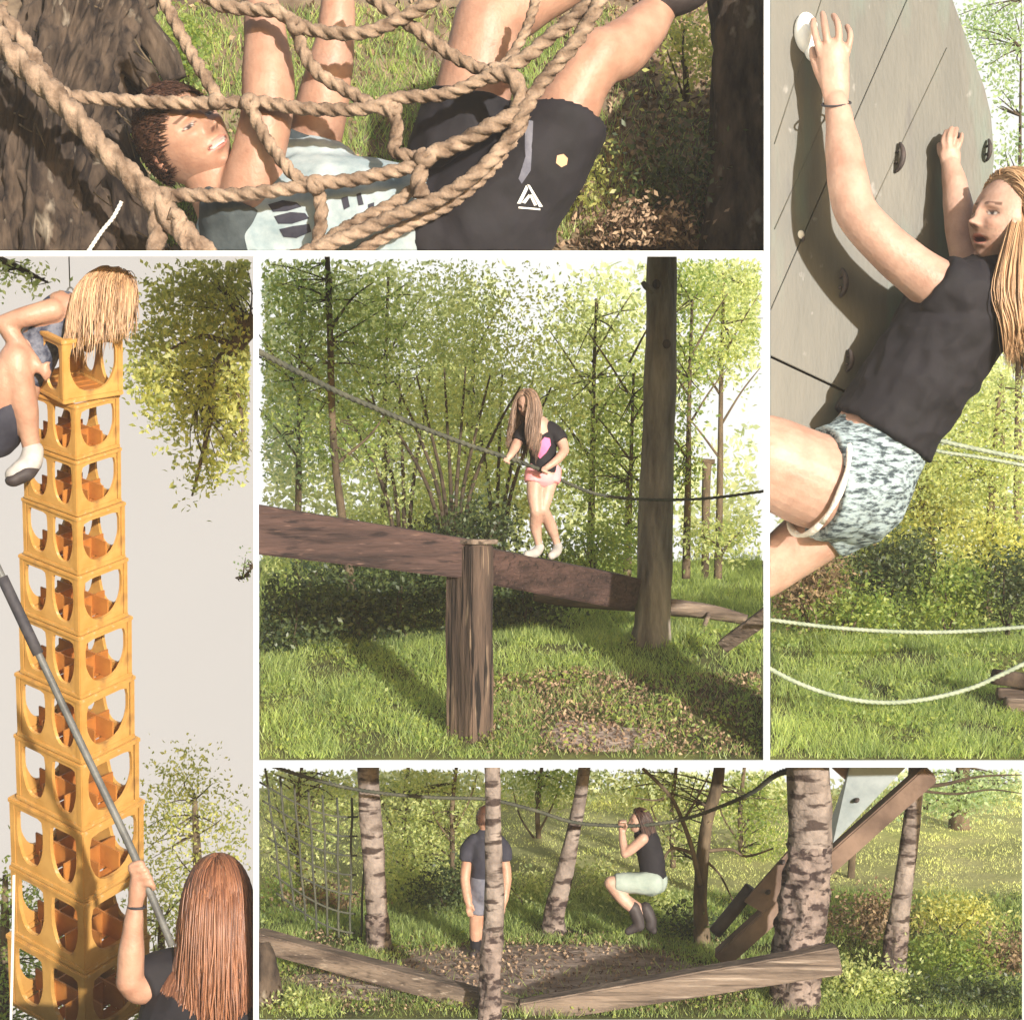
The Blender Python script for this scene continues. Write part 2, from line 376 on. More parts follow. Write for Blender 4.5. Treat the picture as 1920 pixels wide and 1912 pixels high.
# ------------------------------------------------------------------ setting: sky backdrop, partitions, grounds
def struct(o): o['kind'] = 'structure'; return o
def sheet(name, bay, pxr, dr, gfun, mat, nx=60, ny=40, lift=0.):
    px = np.linspace(pxr[0], pxr[1], nx); d = np.linspace(dr[0], dr[1], ny)
    PX, DD = np.meshgrid(px, d); s = K * (D0 + DD) / D0
    Z = gfun(PX.ravel(), DD.ravel()).reshape(PX.shape) + lift
    V = np.stack([(PX - 960) * s, DD, Z], -1).reshape(-1, 3)
    F = [(j * nx + i, j * nx + i + 1, (j + 1) * nx + i + 1, (j + 1) * nx + i) for j in range(ny - 1) for i in range(nx - 1)]
    me = bpy.data.meshes.new(name); me.from_pydata(V.tolist(), [], F); me.polygons.foreach_set('use_smooth', [True] * len(F)); me.update()
    return struct(link(name, me, mat))
def ground_fn(ds, pys, amp=.06, freq=.8, seed=0., d0=0.):
    def g(px, d):
        px = np.atleast_1d(px).astype(float); d = np.atleast_1d(d).astype(float)
        py = np.interp(d, ds, pys); s = K * (D0 + d) / D0
        x = (px - 960) * s
        nz = np.array([noise.noise((a * freq, b * freq, seed)) + .4 * noise.noise((a * freq * 3, b * freq * 3, seed + 5)) for a, b in zip(x.tolist(), d.tolist())])
        return (956 - py) * s + nz * amp * np.clip((d - d0) / .6, 0, 1)
    return g
gA = ground_fn([0, 2.1, 2.6, 5.2, 7], [471.5, 471.5, 435, 0, -160], .12, 1.2, 1., 2.15)
gB = ground_fn([0, 13], [1926, 1926], .03, .8, 2.)
gC = ground_fn([0, 1.2, 3.5, 8, 12.8], [1426, 1335, 1212, 1112, 1052], .10, .7, 3.)
gD = ground_fn([0, 1.2, 3.5, 8, 12.8], [1426, 1345, 1228, 1120, 1052], .10, .7, 4.)
def gE(px, d):
    px = np.atleast_1d(px).astype(float); d = np.atleast_1d(d).astype(float); s = K * (D0 + d) / D0; x = (px - 960) * s
    return -4.78 + np.array([.05 * noise.noise((a * .8, b * .8, 9.)) for a, b in zip(x.tolist(), d.tolist())]) * np.clip(d / .6, 0, 1)
def gpt(g, px, d): return Vector(((px - 960) * S(d), d, float(g(px, d)[0])))

# outer ground, far below the display
me = bpy.data.meshes.new('ground'); me.from_pydata([(-600, -600, -12), (600, -600, -12), (600, 900, -12), (-600, 900, -12)], [], [(0, 1, 2, 3)])
struct(link('ground', me, 'soil_green'))
# sky backdrops, one behind each bay
b = MB(); DS = 13.4
for (x0, x1, y0, y1, m) in ((-700, 1437, -700, 475.5, 0), (-700, 480, 475.5, 2700, 1), (480, 1437, 475.5, 1433, 0), (1437, 2700, -700, 1433, 0), (480, 2700, 1433, 2700, 0)):
    i = len(b.v); b.v += PP([(x0, y1, DS), (x1, y1, DS), (x1, y0, DS), (x0, y0, DS)]); b.face((i, i + 1, i + 2, i + 3), m)
struct(link('sky', b.mesh('sky', False), ['sky_pale', 'sky_beige']))
# white partition boards, splayed, 1.6 m deep
PD = 1.6
def board(name, x0, x1, y0, y1, PD=PD):
    b = MB(); q = [P(x0, y1, 0), P(x1, y1, 0), P(x1, y1, PD), P(x0, y1, PD), P(x0, y0, 0), P(x1, y0, 0), P(x1, y0, PD), P(x0, y0, PD)]
    return struct(b.hexa(q).build(name, 'white_paint', smooth=False, bevel=.006))
board('partition_board', -40, 1432.6, 470.5, 480.5)
board('partition_board', 475.5, 484.5, 480.7, 1960)
board('partition_board', 1432.8, 1442.5, -40, 1428.3)
board('partition_board', 484.7, 1980, 1428.5, 1438)
board('partition_board', 1916.5, 1926, 1438.2, 1960, .06)

sheet('bank', 'A', (-60, 1432), (2.0, 7), gA, 'soil', 120, 80)
sheet('terrain', 'B', (-200, 474), (.02, 13), gB, 'soil_green', 20, 40)
sheet('lawn', 'C', (486, 1431), (.02, 12.8), gC, 'soil_green', 90, 110)
sheet('lawn', 'D', (1444, 2100), (.02, 12.8), gD, 'soil_green', 50, 110)
sheet('lawn', 'E', (486, 2100), (.02, 5.1), gE, 'soil_green', 130, 60)
sheet('meadow', 'E', (486, 2100), (5.0, 13.2), gE, 'meadow', 90, 60, .012)
# trodden patch in the bottom bay
def patch(name, cx, cd, rx, rd, g, mat, seed, lift=.012):
    b = MB(); n = 56; rings = 9; s = S(cd)
    for j in range(rings + 1):
        for i in range(n):
            a = 2 * math.pi * i / n; rr = j / rings * (1 + .22 * noise.noise((math.cos(a) * 1.6, math.sin(a) * 1.6, seed)) + .1 * noise.noise((math.cos(a) * 5, math.sin(a) * 5, seed)))
            px = cx + rx * math.cos(a) * rr; d = cd + rd * math.sin(a) * rr
            q = gpt(g, px, d); q.z += lift if j < rings else -.01; b.v.append(q)
    for j in range(rings):
        for i in range(n):
            k = (i + 1) % n; b.face((j * n + i, j * n + k, (j + 1) * n + k, (j + 1) * n + i))
    o = b.build(name, mat); return struct(o)
patch('dirt_path', 1010, 1.75, 330, 1.15, gE, 'trodden_earth', 1.)
patch('dirt_path', 1130, .55, 120, .36, gC, 'trodden_earth', 2.)
patch('dirt_path', 660, 1.2, 150, .45, gE, 'trodden_earth', 3.)

# grass and litter (nobody could count them)
def stuff(o, label, cat): return tag(o, label, cat, kind='stuff')
def ell_mask(cx, cd, rx, rd, keep=.1, base=None):
    def f(px, d):
        k = ((px - cx) / rx) ** 2 + ((d - cd) / rd) ** 2 > NR.uniform(.6, 1.15, len(px))
        k |= NR.uniform(0, 1, len(px)) < keep
        return k if base is None else k & base(px, d)
    return f
stuff(quads('grass', np.concatenate([blades('A', 44000, (150, 1330), (2.25, 6.6), gA, 25, 2.8, lambda px, d: NR.uniform(0, 1, len(px)) < np.clip((1250 - px) / 260, .12, 1) * np.clip((d - 1.6) / 1.2 + (900 - px) / 900, .15, 1), .5)]), 'grass_fresh'),
      'sunny grass on the bank behind the climbing boy', 'grass')
stuff(quads('grass', blades('C', 85000, (486, 1431), (.05, 12.5), gC, 17, 2.1, ell_mask(1130, .55, 115, .35, .06, lambda px, d: (NR.uniform(0, 1, len(px)) < np.where((px > 1000) & (d < 2.4), .28, 1.))), .55, 1.15), 'grass_fresh'),
      'fresh green grass under the balance beam', 'grass')
stuff(quads('grass', blades('D', 64000, (1444, 2080), (.05, 12.5), gD, 19, 2.1, None, .55, 1.15), 'grass_fresh'), 'long bright grass below the climbing wall', 'grass')
mE = ell_mask(1010, 1.75, 325, 1.15, .03, ell_mask(660, 1.2, 145, .43, .1))
stuff(quads('grass', blades('E', 80000, (486, 2080), (.05, 5.2), gE, 15, 2.0, mE, .55, .9), 'grass_fresh'), 'grass around the trodden patch between the birches', 'grass')
stuff(quads('meadow_grass', blades('E', 48000, (486, 2080), (4.8, 12.5), gE, 4.5, 2.0, None, .5, 1.2), 'grass_dry'), 'pale yellow meadow grass beyond the birches', 'grass')
# leaf litter
def litter(bay, n, pxr, dr, g, Lpx, mask=None):
    px = NR.uniform(*pxr, n); d = NR.uniform(*dr, n)
    if mask is not None: k = mask(px, d); px = px[k]; d = d[k]
    s = K * (D0 + d) / D0; C = np.stack([(px - 960) * s, d, g(px, d) + .03], 1); C = C[in_bay(C, bay, 6)]
    return leaf_quads(C, Lpx * K * (D0 + C[:, 1]) / D0, .55, 0)
stuff(quads('litter', litter('A', 15000, (0, 1430), (2.1, 6.3), gA, 17, lambda px, d: NR.uniform(0, 1, len(px)) < np.clip((px - 900) / 300, .18, 1)), 'litter'), 'dry brown leaf litter on the bank', 'leaf litter')
stuff(quads('litter', litter('C', 4200, (900, 1430), (.1, 2.6), gC, 9), 'litter'), 'brown leaf litter around the trodden patch', 'leaf litter')
stuff(quads('litter', litter('E', 3200, (500, 1400), (.2, 3.2), gE, 8), 'litter'), 'wood chips and dry leaves on the trodden patch', 'leaf litter')

for bay_, n_, pxr_, dr_, g_, lab_ in (('C', 9000, (486, 1430), (.1, 6), gC, 'small broad-leaved weeds in the grass under the balance beam'), ('D', 6000, (1444, 1930), (.1, 6), gD, 'small broad-leaved weeds in the grass below the climbing wall'), ('E', 9000, (486, 1930), (.1, 5), gE, 'small broad-leaved weeds in the grass between the birches')):
    mk = lambda px, d: np.array([noise.noise((float(a) * .012, float(c) * .9, 4.4)) > .02 for a, c in zip(px, d)])
    V = litter(bay_, n_, pxr_, dr_, lambda px, d: g_(px, d) + NR.uniform(.0, .06, len(px)), 9, mk if bay_ != 'E' else lambda px, d: mk(px, d) & mE(px, d))
    stuff(quads('weeds', V, 'leaf_mid'), lab_, 'weeds')

# ------------------------------------------------------------------ people
def remesh(b, voxel, smooth=4, wr=0., wscale=3., seed=0.):
    me = b.mesh('tmp'); o = bpy.data.objects.new('tmp', me); COL.objects.link(o)
    m = o.modifiers.new('r', 'REMESH'); m.mode = 'VOXEL'; m.voxel_size = voxel; m.use_smooth_shade = True
    if smooth:
        s = o.modifiers.new('s', 'SMOOTH'); s.factor = .5; s.iterations = smooth
    dg = bpy.context.evaluated_depsgraph_get(); ev = o.evaluated_get(dg)
    out = bpy.data.meshes.new_from_object(ev); bpy.data.objects.remove(o); bpy.data.meshes.remove(me)
    if wr:
        n = len(out.vertices); co = np.empty(n * 3, np.float32); out.vertices.foreach_get('co', co); co = co.reshape(-1, 3)
        nm = np.empty(n * 3, np.float32); out.vertices.foreach_get('normal', nm); nm = nm.reshape(-1, 3)
        f = np.array([1 - abs(noise.noise(Vector(c) * wscale + Vector((seed, 0, 0)))) * 2.2 + .5 * noise.noise(Vector(c) * wscale * 2.7) for c in co.tolist()])
        co = co + nm * (f * wr)[:, None]; out.vertices.foreach_set('co', co.astype(np.float32).ravel())
    out.polygons.foreach_set('use_smooth', [True] * len(out.polygons)); out.update()
    return out
def limb(b, pts, rad, sub=5, n=24, caps=('round', 'round'), flat=None):
    """pts (px,py,d), rad in px"""
    w = PP(pts); r = [q * S(p[2]) for q, p in zip(rad, pts)]
    return b.ctube(w, r, sub, n=n, caps=caps, flat=flat)
def axes(f, u):
    f = Vector(f).normalized(); u = Vector(u); u = (u - f * u.dot(f)).normalized(); return f.cross(u).normalized(), f, u   # right, forward, up

def g2(x, z, x0, z0, sx, sz): return math.exp(-((x - x0) / sx) ** 2 - ((z - z0) / sz) ** 2)
def head_geo(c, f, u, h, nu=72, nv=54, smile=0., gape=0., squint=0., lipc=(.50, .17, .14), browc=(.10, .05, .03), femin=1.):
    ax, ay, az = axes(f, u); V = []; Cc = []; F = []
    for j in range(nv + 1):
        t = math.pi * j / nv; sz = math.cos(t)
        rho = math.sqrt(max(0, 1 - abs(sz) ** (2.0 if sz > 0 else 2.7)))
        for i in range(nu):
            p = 2 * math.pi * i / nu; cx, cy = math.cos(p), math.sin(p)
            x = .335 * rho * cx; y = .40 * rho * (abs(cy) ** .85) * (1 if cy > 0 else -1.08); z = .49 * sz
            lo = max(0, -sz)
            x *= 1 - (.36 + .05 * femin) * lo ** 1.6
            if cy < 0: y *= 1 - .5 * lo
            else: y *= 1 - .12 * lo ** 3
            x *= 1 + .04 * (1 - abs(sz))
            col = (0, 0, 0, 0)
            if cy > .15:
                k = min(1, (cy - .15) / .3); aX = abs(x); dy = 0
                dy += .055 * g2(x, z, 0, .0, .034, .085) + .10 * g2(x, z, 0, -.105, .042, .042) + .03 * g2(aX, z, .045, -.12, .028, .026)
                dy += -.05 * g2(aX, z, .13, .015, .07, .045) + .022 * g2(aX, z, .13, .010, .04, .022) + .022 * g2(aX, z, .11, .085, .09, .03)
                dy += .02 * g2(aX, z, .17, -.09 + .03 * smile, .07, .06) * (1 + smile)
                mw = .085 + .03 * smile
                dy += .03 * g2(x, z, 0, -.222, mw, .02) + .03 * g2(x, z, 0, -.272 - .02 * gape, mw * .8, .02) - (.03 + .05 * gape) * g2(x, z, 0, -.247, mw, .010 + .018 * gape + .01 * smile)
                dy += .045 * g2(x, z, 0, -.40, .08, .05) - .012 * g2(x, z, 0, -.325, .06, .03)
                y += dy * k
                zc = -.245 + smile * .9 * x * x; 
                e = ((x / (.10 + .035 * smile)) ** 2 + ((z - zc) / (.036 + .014 * smile + .016 * gape)) ** 2)
                if e < 1: col = (*lipc, .75)
                e2 = ((x / (.085 + .03 * smile)) ** 2 + ((z - zc) / (.012 + .010 * smile + .014 * gape)) ** 2)
                if e2 < 1: col = (.50, .46, .41, 1) if smile > .3 else (.06, .02, .02, 1)
                if smile > .3 and 1 <= e2 < 1.35: col = (.16, .05, .04, 1)
                if abs(z - (.098 + .012 * math.cos((aX - .13) * 18))) < .013 and .05 < aX < .215: col = (*browc, .85)
                eh = .020 * (1 - .55 * squint)
                ee = ((aX - .13) / .05) ** 2 + ((z - .012) / eh) ** 2
                if ee < 1: col = (.42, .38, .35, 1) if squint < .5 else (.05, .025, .02, 1)
                if ee < 1 and (aX - .13) ** 2 + (z - .014) ** 2 < .024 ** 2: col = (.03, .02, .018, 1)
                if 1 <= ee < (1.9 if z > .012 else 1.25): col = (.07, .035, .025, .9)
                if g2(aX, z, .17, -.09, .07, .06) > .35 and col[3] == 0: col = (.50, .22, .16, .22)
                if (aX - .028) ** 2 + (z + .135) ** 2 < .014 ** 2: col = (.12, .05, .04, .9)
            V.append(Vector(c) + (ax * x + ay * y + az * z) * h); Cc.append(col)
    for j in range(nv):
        for i in range(nu):
            k = (i + 1) % nu; F.append((j * nu + i, (j + 1) * nu + i, (j + 1) * nu + k, j * nu + k))
    # ears
    for sgn in (-1, 1):
        b = MB(); cc = Vector(c) + (ax * (.335 * sgn) + ay * (-.03) + az * (-.04)) * h
        e0 = (ay * -.35 + ax * sgn * .4).normalized()
        b.ell(cc, ((ay * .92 + az * .1).normalized(), (ax * sgn).normalized(), az), .06 * h, .035 * h, .105 * h, 14)
        o = len(V); V += b.v; Cc += [(.55, .22, .15, .3)] * len(b.v); F += [tuple(o + q for q in f_) for f_ in b.f]
    return V, Cc, F
def body(name, b, voxel, mat, parent, head=None, clip=None, smooth=3):
    me = remesh(b, voxel, smooth)
    V = [tuple(v.co) for v in me.vertices]; F = [tuple(p.vertices) for p in me.polygons]; C = [(0, 0, 0, 0)] * len(V)
    if head:
        hv, hc, hf = head; o = len(V); V += [tuple(v) for v in hv]; C += hc; F += [tuple(o + q for q in f) for f in hf]
    m2 = bpy.data.meshes.new(name); m2.from_pydata(V, [], F)
    if head:
        a = m2.attributes.new('paint', 'FLOAT_COLOR', 'POINT'); a.data.foreach_set('color', np.array(C, np.float32).ravel())
    m2.polygons.foreach_set('use_smooth', [True] * len(F)); m2.update(); bpy.data.meshes.remove(me)
    o = link(name, m2, mat, parent)
    if clip: clip_obj(o, *clip)
    return o
def cloth(name, b, voxel, mat, parent, wr=0.01, wscale=3., clip=None, smooth=3, seed=0.):
    me = remesh(b, voxel, smooth, wr, wscale, seed); o = link(name, me, mat, parent)
    if clip: clip_obj(o, *clip)
    return o
def strands(guides, n, spread, r, mat, parent, name='hair', wave=.0, clip=None, cap=None, sub=4, seed=1, n_side=4):
    """guides: list of polylines of Vectors; strands wander round them"""
    rr = random.Random(seed); b = MB()
    if cap: 
        for c in cap: b.ell(*c)
    for _ in range(n):
        i = rr.randrange(len(guides)); g = guides[i]; g2_ = guides[min(i + 1, len(guides) - 1)] if len(guides[min(i + 1, len(guides) - 1)]) == len(g) else g
        t = rr.random(); off = Vector((rr.gauss(0, 1), rr.gauss(0, 1), rr.gauss(0, 1))) * spread
        ph = rr.random() * 6.28; L = rr.uniform(.8, 1.05); pts = []
        for k, (p, q) in enumerate(zip(g, g2_)):
            u = k / (len(g) - 1); v = p.lerp(q, t) + off * (.35 + .9 * u)
            if wave: v += Vector((math.sin(ph + u * 9), math.cos(ph * 2 + u * 7), 0)) * wave * u
            pts.append(v)
        if L < 1: pts[-1] = pts[-2].lerp(pts[-1], (L - .8) / .2 * .8 + .2)
        w = rr.uniform(.6, 1.4) * r
        b.ctube(pts, [w * .7] + [w] * (len(pts) - 2) + [w * .15], sub, n=n_side)
    o = b.build(name, mat, parent)
    if clip: clip_obj(o, *clip)
    return o
def scalp_hair(c, f, u, h, length, n, r, mat, parent, seed=3, lo=-.12, name='hair', front=.30):
    """short hair: a cap close to the skull plus combed tufts"""
    ax, ay, az = axes(f, u); b = MB(); rr = random.Random(seed); c = Vector(c)
    def pt(th, ph, e):
        x = .345 * math.sin(th) * math.cos(ph); y = .42 * math.sin(th) * math.sin(ph); z = .50 * math.cos(th)
        return c + (ax * x + ay * y * (1.06 if y < 0 else .98) + az * z) * h * e
    nu, nv = 28, 10; b0 = len(b.v)
    for j in range(nv + 1):
        for i in range(nu):
            ph = 2 * math.pi * i / nu
            fr = max(0, math.sin(ph)); mx = math.radians(112 - 62 * fr ** .7)
            th = .02 + mx * j / nv
            b.v.append(pt(th, ph, 1.045 + .02 * noise.noise((math.cos(ph) * 3, math.sin(ph) * 3, th * 4)) - (.05 if j == nv else 0)))
    for j in range(nv):
        for i in range(nu):
            k = (i + 1) % nu; b.face((b0 + j * nu + i, b0 + (j + 1) * nu + i, b0 + (j + 1) * nu + k, b0 + j * nu + k))
    for _ in range(n):
        ph = rr.random() * 6.283; fr = max(0, math.sin(ph)); mx = math.radians(110 - 60 * fr ** .7)
        th = mx * math.sqrt(rr.random()); p = pt(th, ph, 1.02); nrm = (p - c).normalized()
        dr = (nrm * .10 + ay * front * rr.uniform(.5, 1.1) - az * rr.uniform(0, .35) + Vector((rr.gauss(0, .12), rr.gauss(0, .12), rr.gauss(0, .12)))); dr = (dr - nrm * dr.dot(nrm) * .85).normalized()
        q = p + dr * length * rr.uniform(.5, 1.2); mid = p.lerp(q, .5) + nrm * length * .10; q = q + nrm * length * rr.uniform(-.05, .15)
        b.tube([p, mid, q], [r, r * .9, r * .15], n=4)
    return b.build(name, mat, parent)
def long_hair(c, f, u, h, length, n, r, mat, parent, grav=(0, 0, -1), seed=3, coll=(), clip=None, wave=.03, part=0., name='hair', flow=(0, 0, 0), face=62, vol=1.10, seg=14, cap_n=34, uneven=.25, lat=.22):
    """long hair: a cap on the skull and strands that leave the scalp, fall and slide over head and shoulders"""
    ax, ay, az = axes(f, u); b = MB(); rr = random.Random(seed); c = Vector(c); gv = Vector(grav).normalized(); fl = Vector(flow)
    def pt(th, ph, e):
        x = .345 * math.sin(th) * math.cos(ph); y = .42 * math.sin(th) * math.sin(ph); z = .50 * math.cos(th)
        return c + (ax * x + ay * y * (1.08 if y < 0 else 1.0) + az * z) * h * e
    def lim(ph): return math.radians(125 - (125 - 38) * max(0, math.sin(ph)) ** .55)
    nv = 12; b0 = len(b.v)
    for j in range(nv + 1):
        for i in range(cap_n):
            ph = 2 * math.pi * i / cap_n; th = .02 + lim(ph) * j / nv
            b.v.append(pt(th, ph, 1.05 + .015 * noise.noise((math.cos(ph) * 3, math.sin(ph) * 3, th * 4)) - (.07 if j == nv else 0)))
    for j in range(nv):
        for i in range(cap_n):
            k = (i + 1) % cap_n; b.face((b0 + j * cap_n + i, b0 + (j + 1) * cap_n + i, b0 + (j + 1) * cap_n + k, b0 + j * cap_n + k))
    def push(p, e=vol):
        q = p - c; lx, ly, lz = q.dot(ax) / (.345 * h), q.dot(ay) / (.43 * h), q.dot(az) / (.50 * h); m = math.sqrt(lx * lx + ly * ly + lz * lz)
        if m < e and m > 1e-6: p = c + q * (e / m)
        for (cc, cr_) in coll:
            q = p - cc
            if q.length < cr_: p = cc + q.normalized() * cr_
        return p
    for s_ in range(n):
        ph = rr.random() * 6.283; th = lim(ph) * (rr.random() ** .6); p = pt(th, ph, 1.04)
        side = 1 if (p - c).dot(ax) + rr.gauss(0, .03) * h > part * h else -1
        e_ = vol + rr.uniform(-.03, .045)
        dr = ((p - c).normalized() * .08 + ax * side * (lat + .9 * max(0, math.sin(ph))) - ay * (.35 + .9 * max(0, math.sin(ph))) - az * .25).normalized()
        L = length * rr.uniform(1 - uneven, 1.05); st = L / seg; pts = [p]; ph0 = rr.random() * 6.28; w = r * rr.uniform(.6, 1.4)
        wd = Vector((rr.gauss(0, 1), rr.gauss(0, 1), rr.gauss(0, 1))).normalized()
        for k in range(seg):
            u_ = k / seg
            dr = (dr * .56 + gv * .44 + fl * .12 * (1 - u_)).normalized()
            q = p + dr * st + wd * math.sin(ph0 + u_ * 8) * wave * st * 4 * u_
            q = push(q, e_); dr = (q - p).normalized(); p = q; pts.append(p)
        b.tube(pts, [w * .8] + [w] * (seg - 3) + [w * .8, w * .5, w * .12], n=4)
    o = b.build(name, mat, parent)
    if clip: clip_obj(o, *clip)
    return o
CAMP = Vector((0, -D0, 0))
def surf(o, px, py, lift=.006):
    """point on object o seen at reference pixel, with its normal"""
    if 'bvh' not in surf.__dict__: surf.bvh = {}
    if o.name not in surf.bvh:
        wl = wloc(o); surf.bvh[o.name] = BVHTree.FromPolygons([Vector(v.co) + wl for v in o.data.vertices], [tuple(p.vertices) for p in o.data.polygons])
    dr = (P(px, py, 0) - CAMP).normalized(); h = surf.bvh[o.name].ray_cast(CAMP, dr)
    if h[0] is None: return None
    n = h[1] if h[1].dot(dr) < 0 else -h[1]
    return h[0] + n * lift
def decal(o, poly, mat, name, parent, lift=.008, n=6):
    """a printed mark that follows the cloth: polygon (px) filled from its centre"""
    cx = sum(p[0] for p in poly) / len(poly); cy = sum(p[1] for p in poly) / len(poly)
    ring = []
    for i in range(len(poly)):
        a = poly[i]; c = poly[(i + 1) % len(poly)]
        for k in range(3): ring.append((a[0] + (c[0] - a[0]) * k / 3, a[1] + (c[1] - a[1]) * k / 3))
    b = MB(); m = len(ring); ok = True
    for j in range(n + 1):
        for q in ring:
            t = j / n if j else .02
            v = surf(o, cx + (q[0] - cx) * t, cy + (q[1] - cy) * t, lift)
            if v is None: ok = False; v = Vector((0, 0, 0))
            b.v.append(v)
    if not ok: return None
    for j in range(n):
        for i in range(m):
            k = (i + 1) % m; b.face((j * m + i, j * m + k, (j + 1) * m + k, (j + 1) * m + i))
    b.face(list(range(m)))
    return b.build(name, mat, parent)
def rope_tube(b, pts, rpx, sub=7, n=12, lay=3):
    w = PP(pts); r = [(rpx if not isinstance(rpx, (list, tuple)) else rpx[min(i, len(rpx) - 1)]) * S(p[2]) for i, p in enumerate(pts)]
    p0, r0 = cr(w, r, 8)
    # resample evenly so that the lay of the strands is regular
    out, ro = [p0[0]], [r0[0]]; step = r0[0] * .55; acc = 0
    for i in range(1, len(p0)):
        seg = p0[i] - p0[i - 1]; L = seg.length; pos = 0
        while acc + (L - pos) >= step:
            pos += step - acc; acc = 0; t = pos / L; out.append(p0[i - 1].lerp(p0[i], t)); ro.append(r0[i - 1] + (r0[i] - r0[i - 1]) * t)
        acc += L - pos
    out.append(p0[-1]); ro.append(r0[-1])
    return b.tube(out, ro, n=n, lobes=lay, lobe=.32, twist=1 / (ro[0] * 1.15))

# ------------------------------------------------------------------ trees, bushes
def trunk_mb(pts, rad, amp=.10, n=18, sub=8, fq=2.2, seed=0., flare=0.):
    b = MB(); w = PP(pts); r = [q * S(p[2]) for q, p in zip(rad, pts)]
    def rf(th, L, i):
        return 1 + amp * (noise.noise((math.cos(th) * fq, math.sin(th) * fq, L * 1.4 + seed)) + .6 * noise.noise((math.cos(th) * fq * 2.6, math.sin(th) * fq * 2.6, L * 4 + seed)))
    return b.ctube(w, r, sub, n=n, rf=rf)
def tree(name, label, pts, rad, bay, barkm, crown=None, crown_n=0, leafpx=9, leafm='leaf_spring', branches=(), amp=.08, group=None, base=None, cat='tree', n=16, per=26, spread=.10, seed=0., knots=()):
    b0 = P(*pts[-1]) if base is None else base
    rt = root(name, b0, label, cat, group)
    t = trunk_mb(pts, rad, amp, n, seed=seed)
    tr = t.build('trunk', barkm, rt, clip=bay)
    for br in branches:
        bb = MB(); q = br[0]; r = br[1]
        bb.ctube(PP(q), [r[0] * S(q[0][2]) + (r[1] - r[0]) * S(q[0][2]) * i / (len(q) - 1) for i in range(len(q))], 5, n=7)
        bb.build('branch', barkm, rt, clip=bay)
    for (kp, kr) in knots:
        k = MB(); c = P(*kp); k.ell(c, (Vector((1, 0, 0)), Vector((0, 1, 0)), Vector((0, 0, 1))), kr * S(kp[2]), kr * .5 * S(kp[2]), kr * 1.15 * S(kp[2]), 12)
        k.build('knot', 'bark_dark', rt)
    if crown:
        quads('crown', clumps(crown, crown_n, leafpx, bay, per, spread), leafm, rt)
        tp, _ = cr(PP(pts), None, 4); tb = MB(); rs_ = random.Random(len(label) + int(pts[0][0]))
        for q in crown:
            s_ = S(q[2]); c_ = P(q[0], q[1], q[2])
            for _k in range(7):
                v = Vector((rs_.gauss(0, 1), rs_.gauss(0, 1), rs_.gauss(0, 1))).normalized() * rs_.uniform(.45, 1.0)
                e_ = c_ + Vector((v.x * q[3] * s_, v.y * q[5], v.z * q[4] * s_))
                st_ = min(tp, key=lambda t_: (t_ - c_).length + .4 * (t_ - e_).length + rs_.uniform(0, .3))
                md = st_.lerp(e_, .5) + Vector((rs_.gauss(0, .05), rs_.gauss(0, .05), .06 * (e_ - st_).length))
                tb.ctube([st_, md, e_], [1.9 * s_, 1.3 * s_, .5 * s_], 4, n=5)
        tw_ = tb.build('twigs', 'twig', rt, clip=bay); tw_['kind'] = 'stuff'
    return rt
def bush(name, label, spec, n, leafpx, leafm, bay, cat='bush', group=None, stems=None, per=30, spread=.13, stem_m='twig'):
    c = spec[0]; rt = root(name, P(c[0], c[1] + c[4], c[2]), label, cat, group)
    quads('foliage', clumps(spec, n, leafpx, bay, per, spread), leafm, rt)
    for q, r in (stems or []):
        b = MB(); b.ctube(PP(q), [r * S(q[0][2]) * (1 - .65 * i / (len(q) - 1)) for i in range(len(q))], 5, n=6); b.build('stem', stem_m, rt, clip=bay)
    return rt
def autostems(cx, cy, d, k, spreadpx, hpx, r, rs):
    out = []
    for i in range(k):
        a = rs.uniform(-1, 1); x0 = cx + rs.uniform(-.15, .15) * spreadpx
        out.append(([(x0, cy, d), (x0 + a * spreadpx * .25 + rs.uniform(-6, 6), cy - hpx * .4, d + rs.uniform(-.2, .2)), (x0 + a * spreadpx * .65 + rs.uniform(-8, 8), cy - hpx * .75, d + rs.uniform(-.3, .3)), (x0 + a * spreadpx, cy - hpx * rs.uniform(.9, 1.15), d)], r * rs.uniform(.7, 1.2)))
    return out

# ================================================================== TOP BAY: boy in the rope net
# leaning tree at the left with roots
rt = root('tree', P(120, 500, 2.2), 'gnarled dark tree trunk behind the rope net', 'tree')
b = MB(); w = PP([(60, 560, 1.75), (70, 400, 1.9), (95, 250, 2.1), (140, 100, 2.5), (190, -40, 2.9), (230, -140, 3.2)]); rr_ = [200, 165, 140, 125, 118, 115]
rr_ = [r * .0058 for r in rr_]
def rfA(th, L, i):
    r1 = abs(noise.noise((math.cos(th) * 3.6 + L * .35, math.sin(th) * 3.6, L * .5)))
    r2 = abs(noise.noise((math.cos(th) * 11 + L * .5, math.sin(th) * 11, L * 1.1)))
    return 1.06 - .5 * r1 - .34 * r2 + .12 * noise.noise((math.cos(th) * 14, math.sin(th) * 14, L * 5))
b.ctube(w, rr_, 40, n=220, rf=rfA); b.build('trunk', 'bark_dark', rt, clip='A')
for q, r in (([(250, 20, 2.6), (300, 90, 2.5), (330, 150, 2.5)], 26), ([(190, 260, 1.7), (235, 330, 1.75), (250, 420, 1.8), (300, 500, 2.0)], 46), ([(60, 330, 1.4), (100, 400, 1.35), (190, 500, 1.4)], 50), ([(150, 40, 2.2), (230, 100, 2.2), (290, 170, 2.45)], 30)):
    t = trunk_mb(q, [r, r * .9, r * .75, r * .6][:len(q)], .35, 30, 12, 2.5, r); t.build('root', 'bark_dark', rt, clip='A')
b = MB()   # ivy and twigs on the trunk are part of it
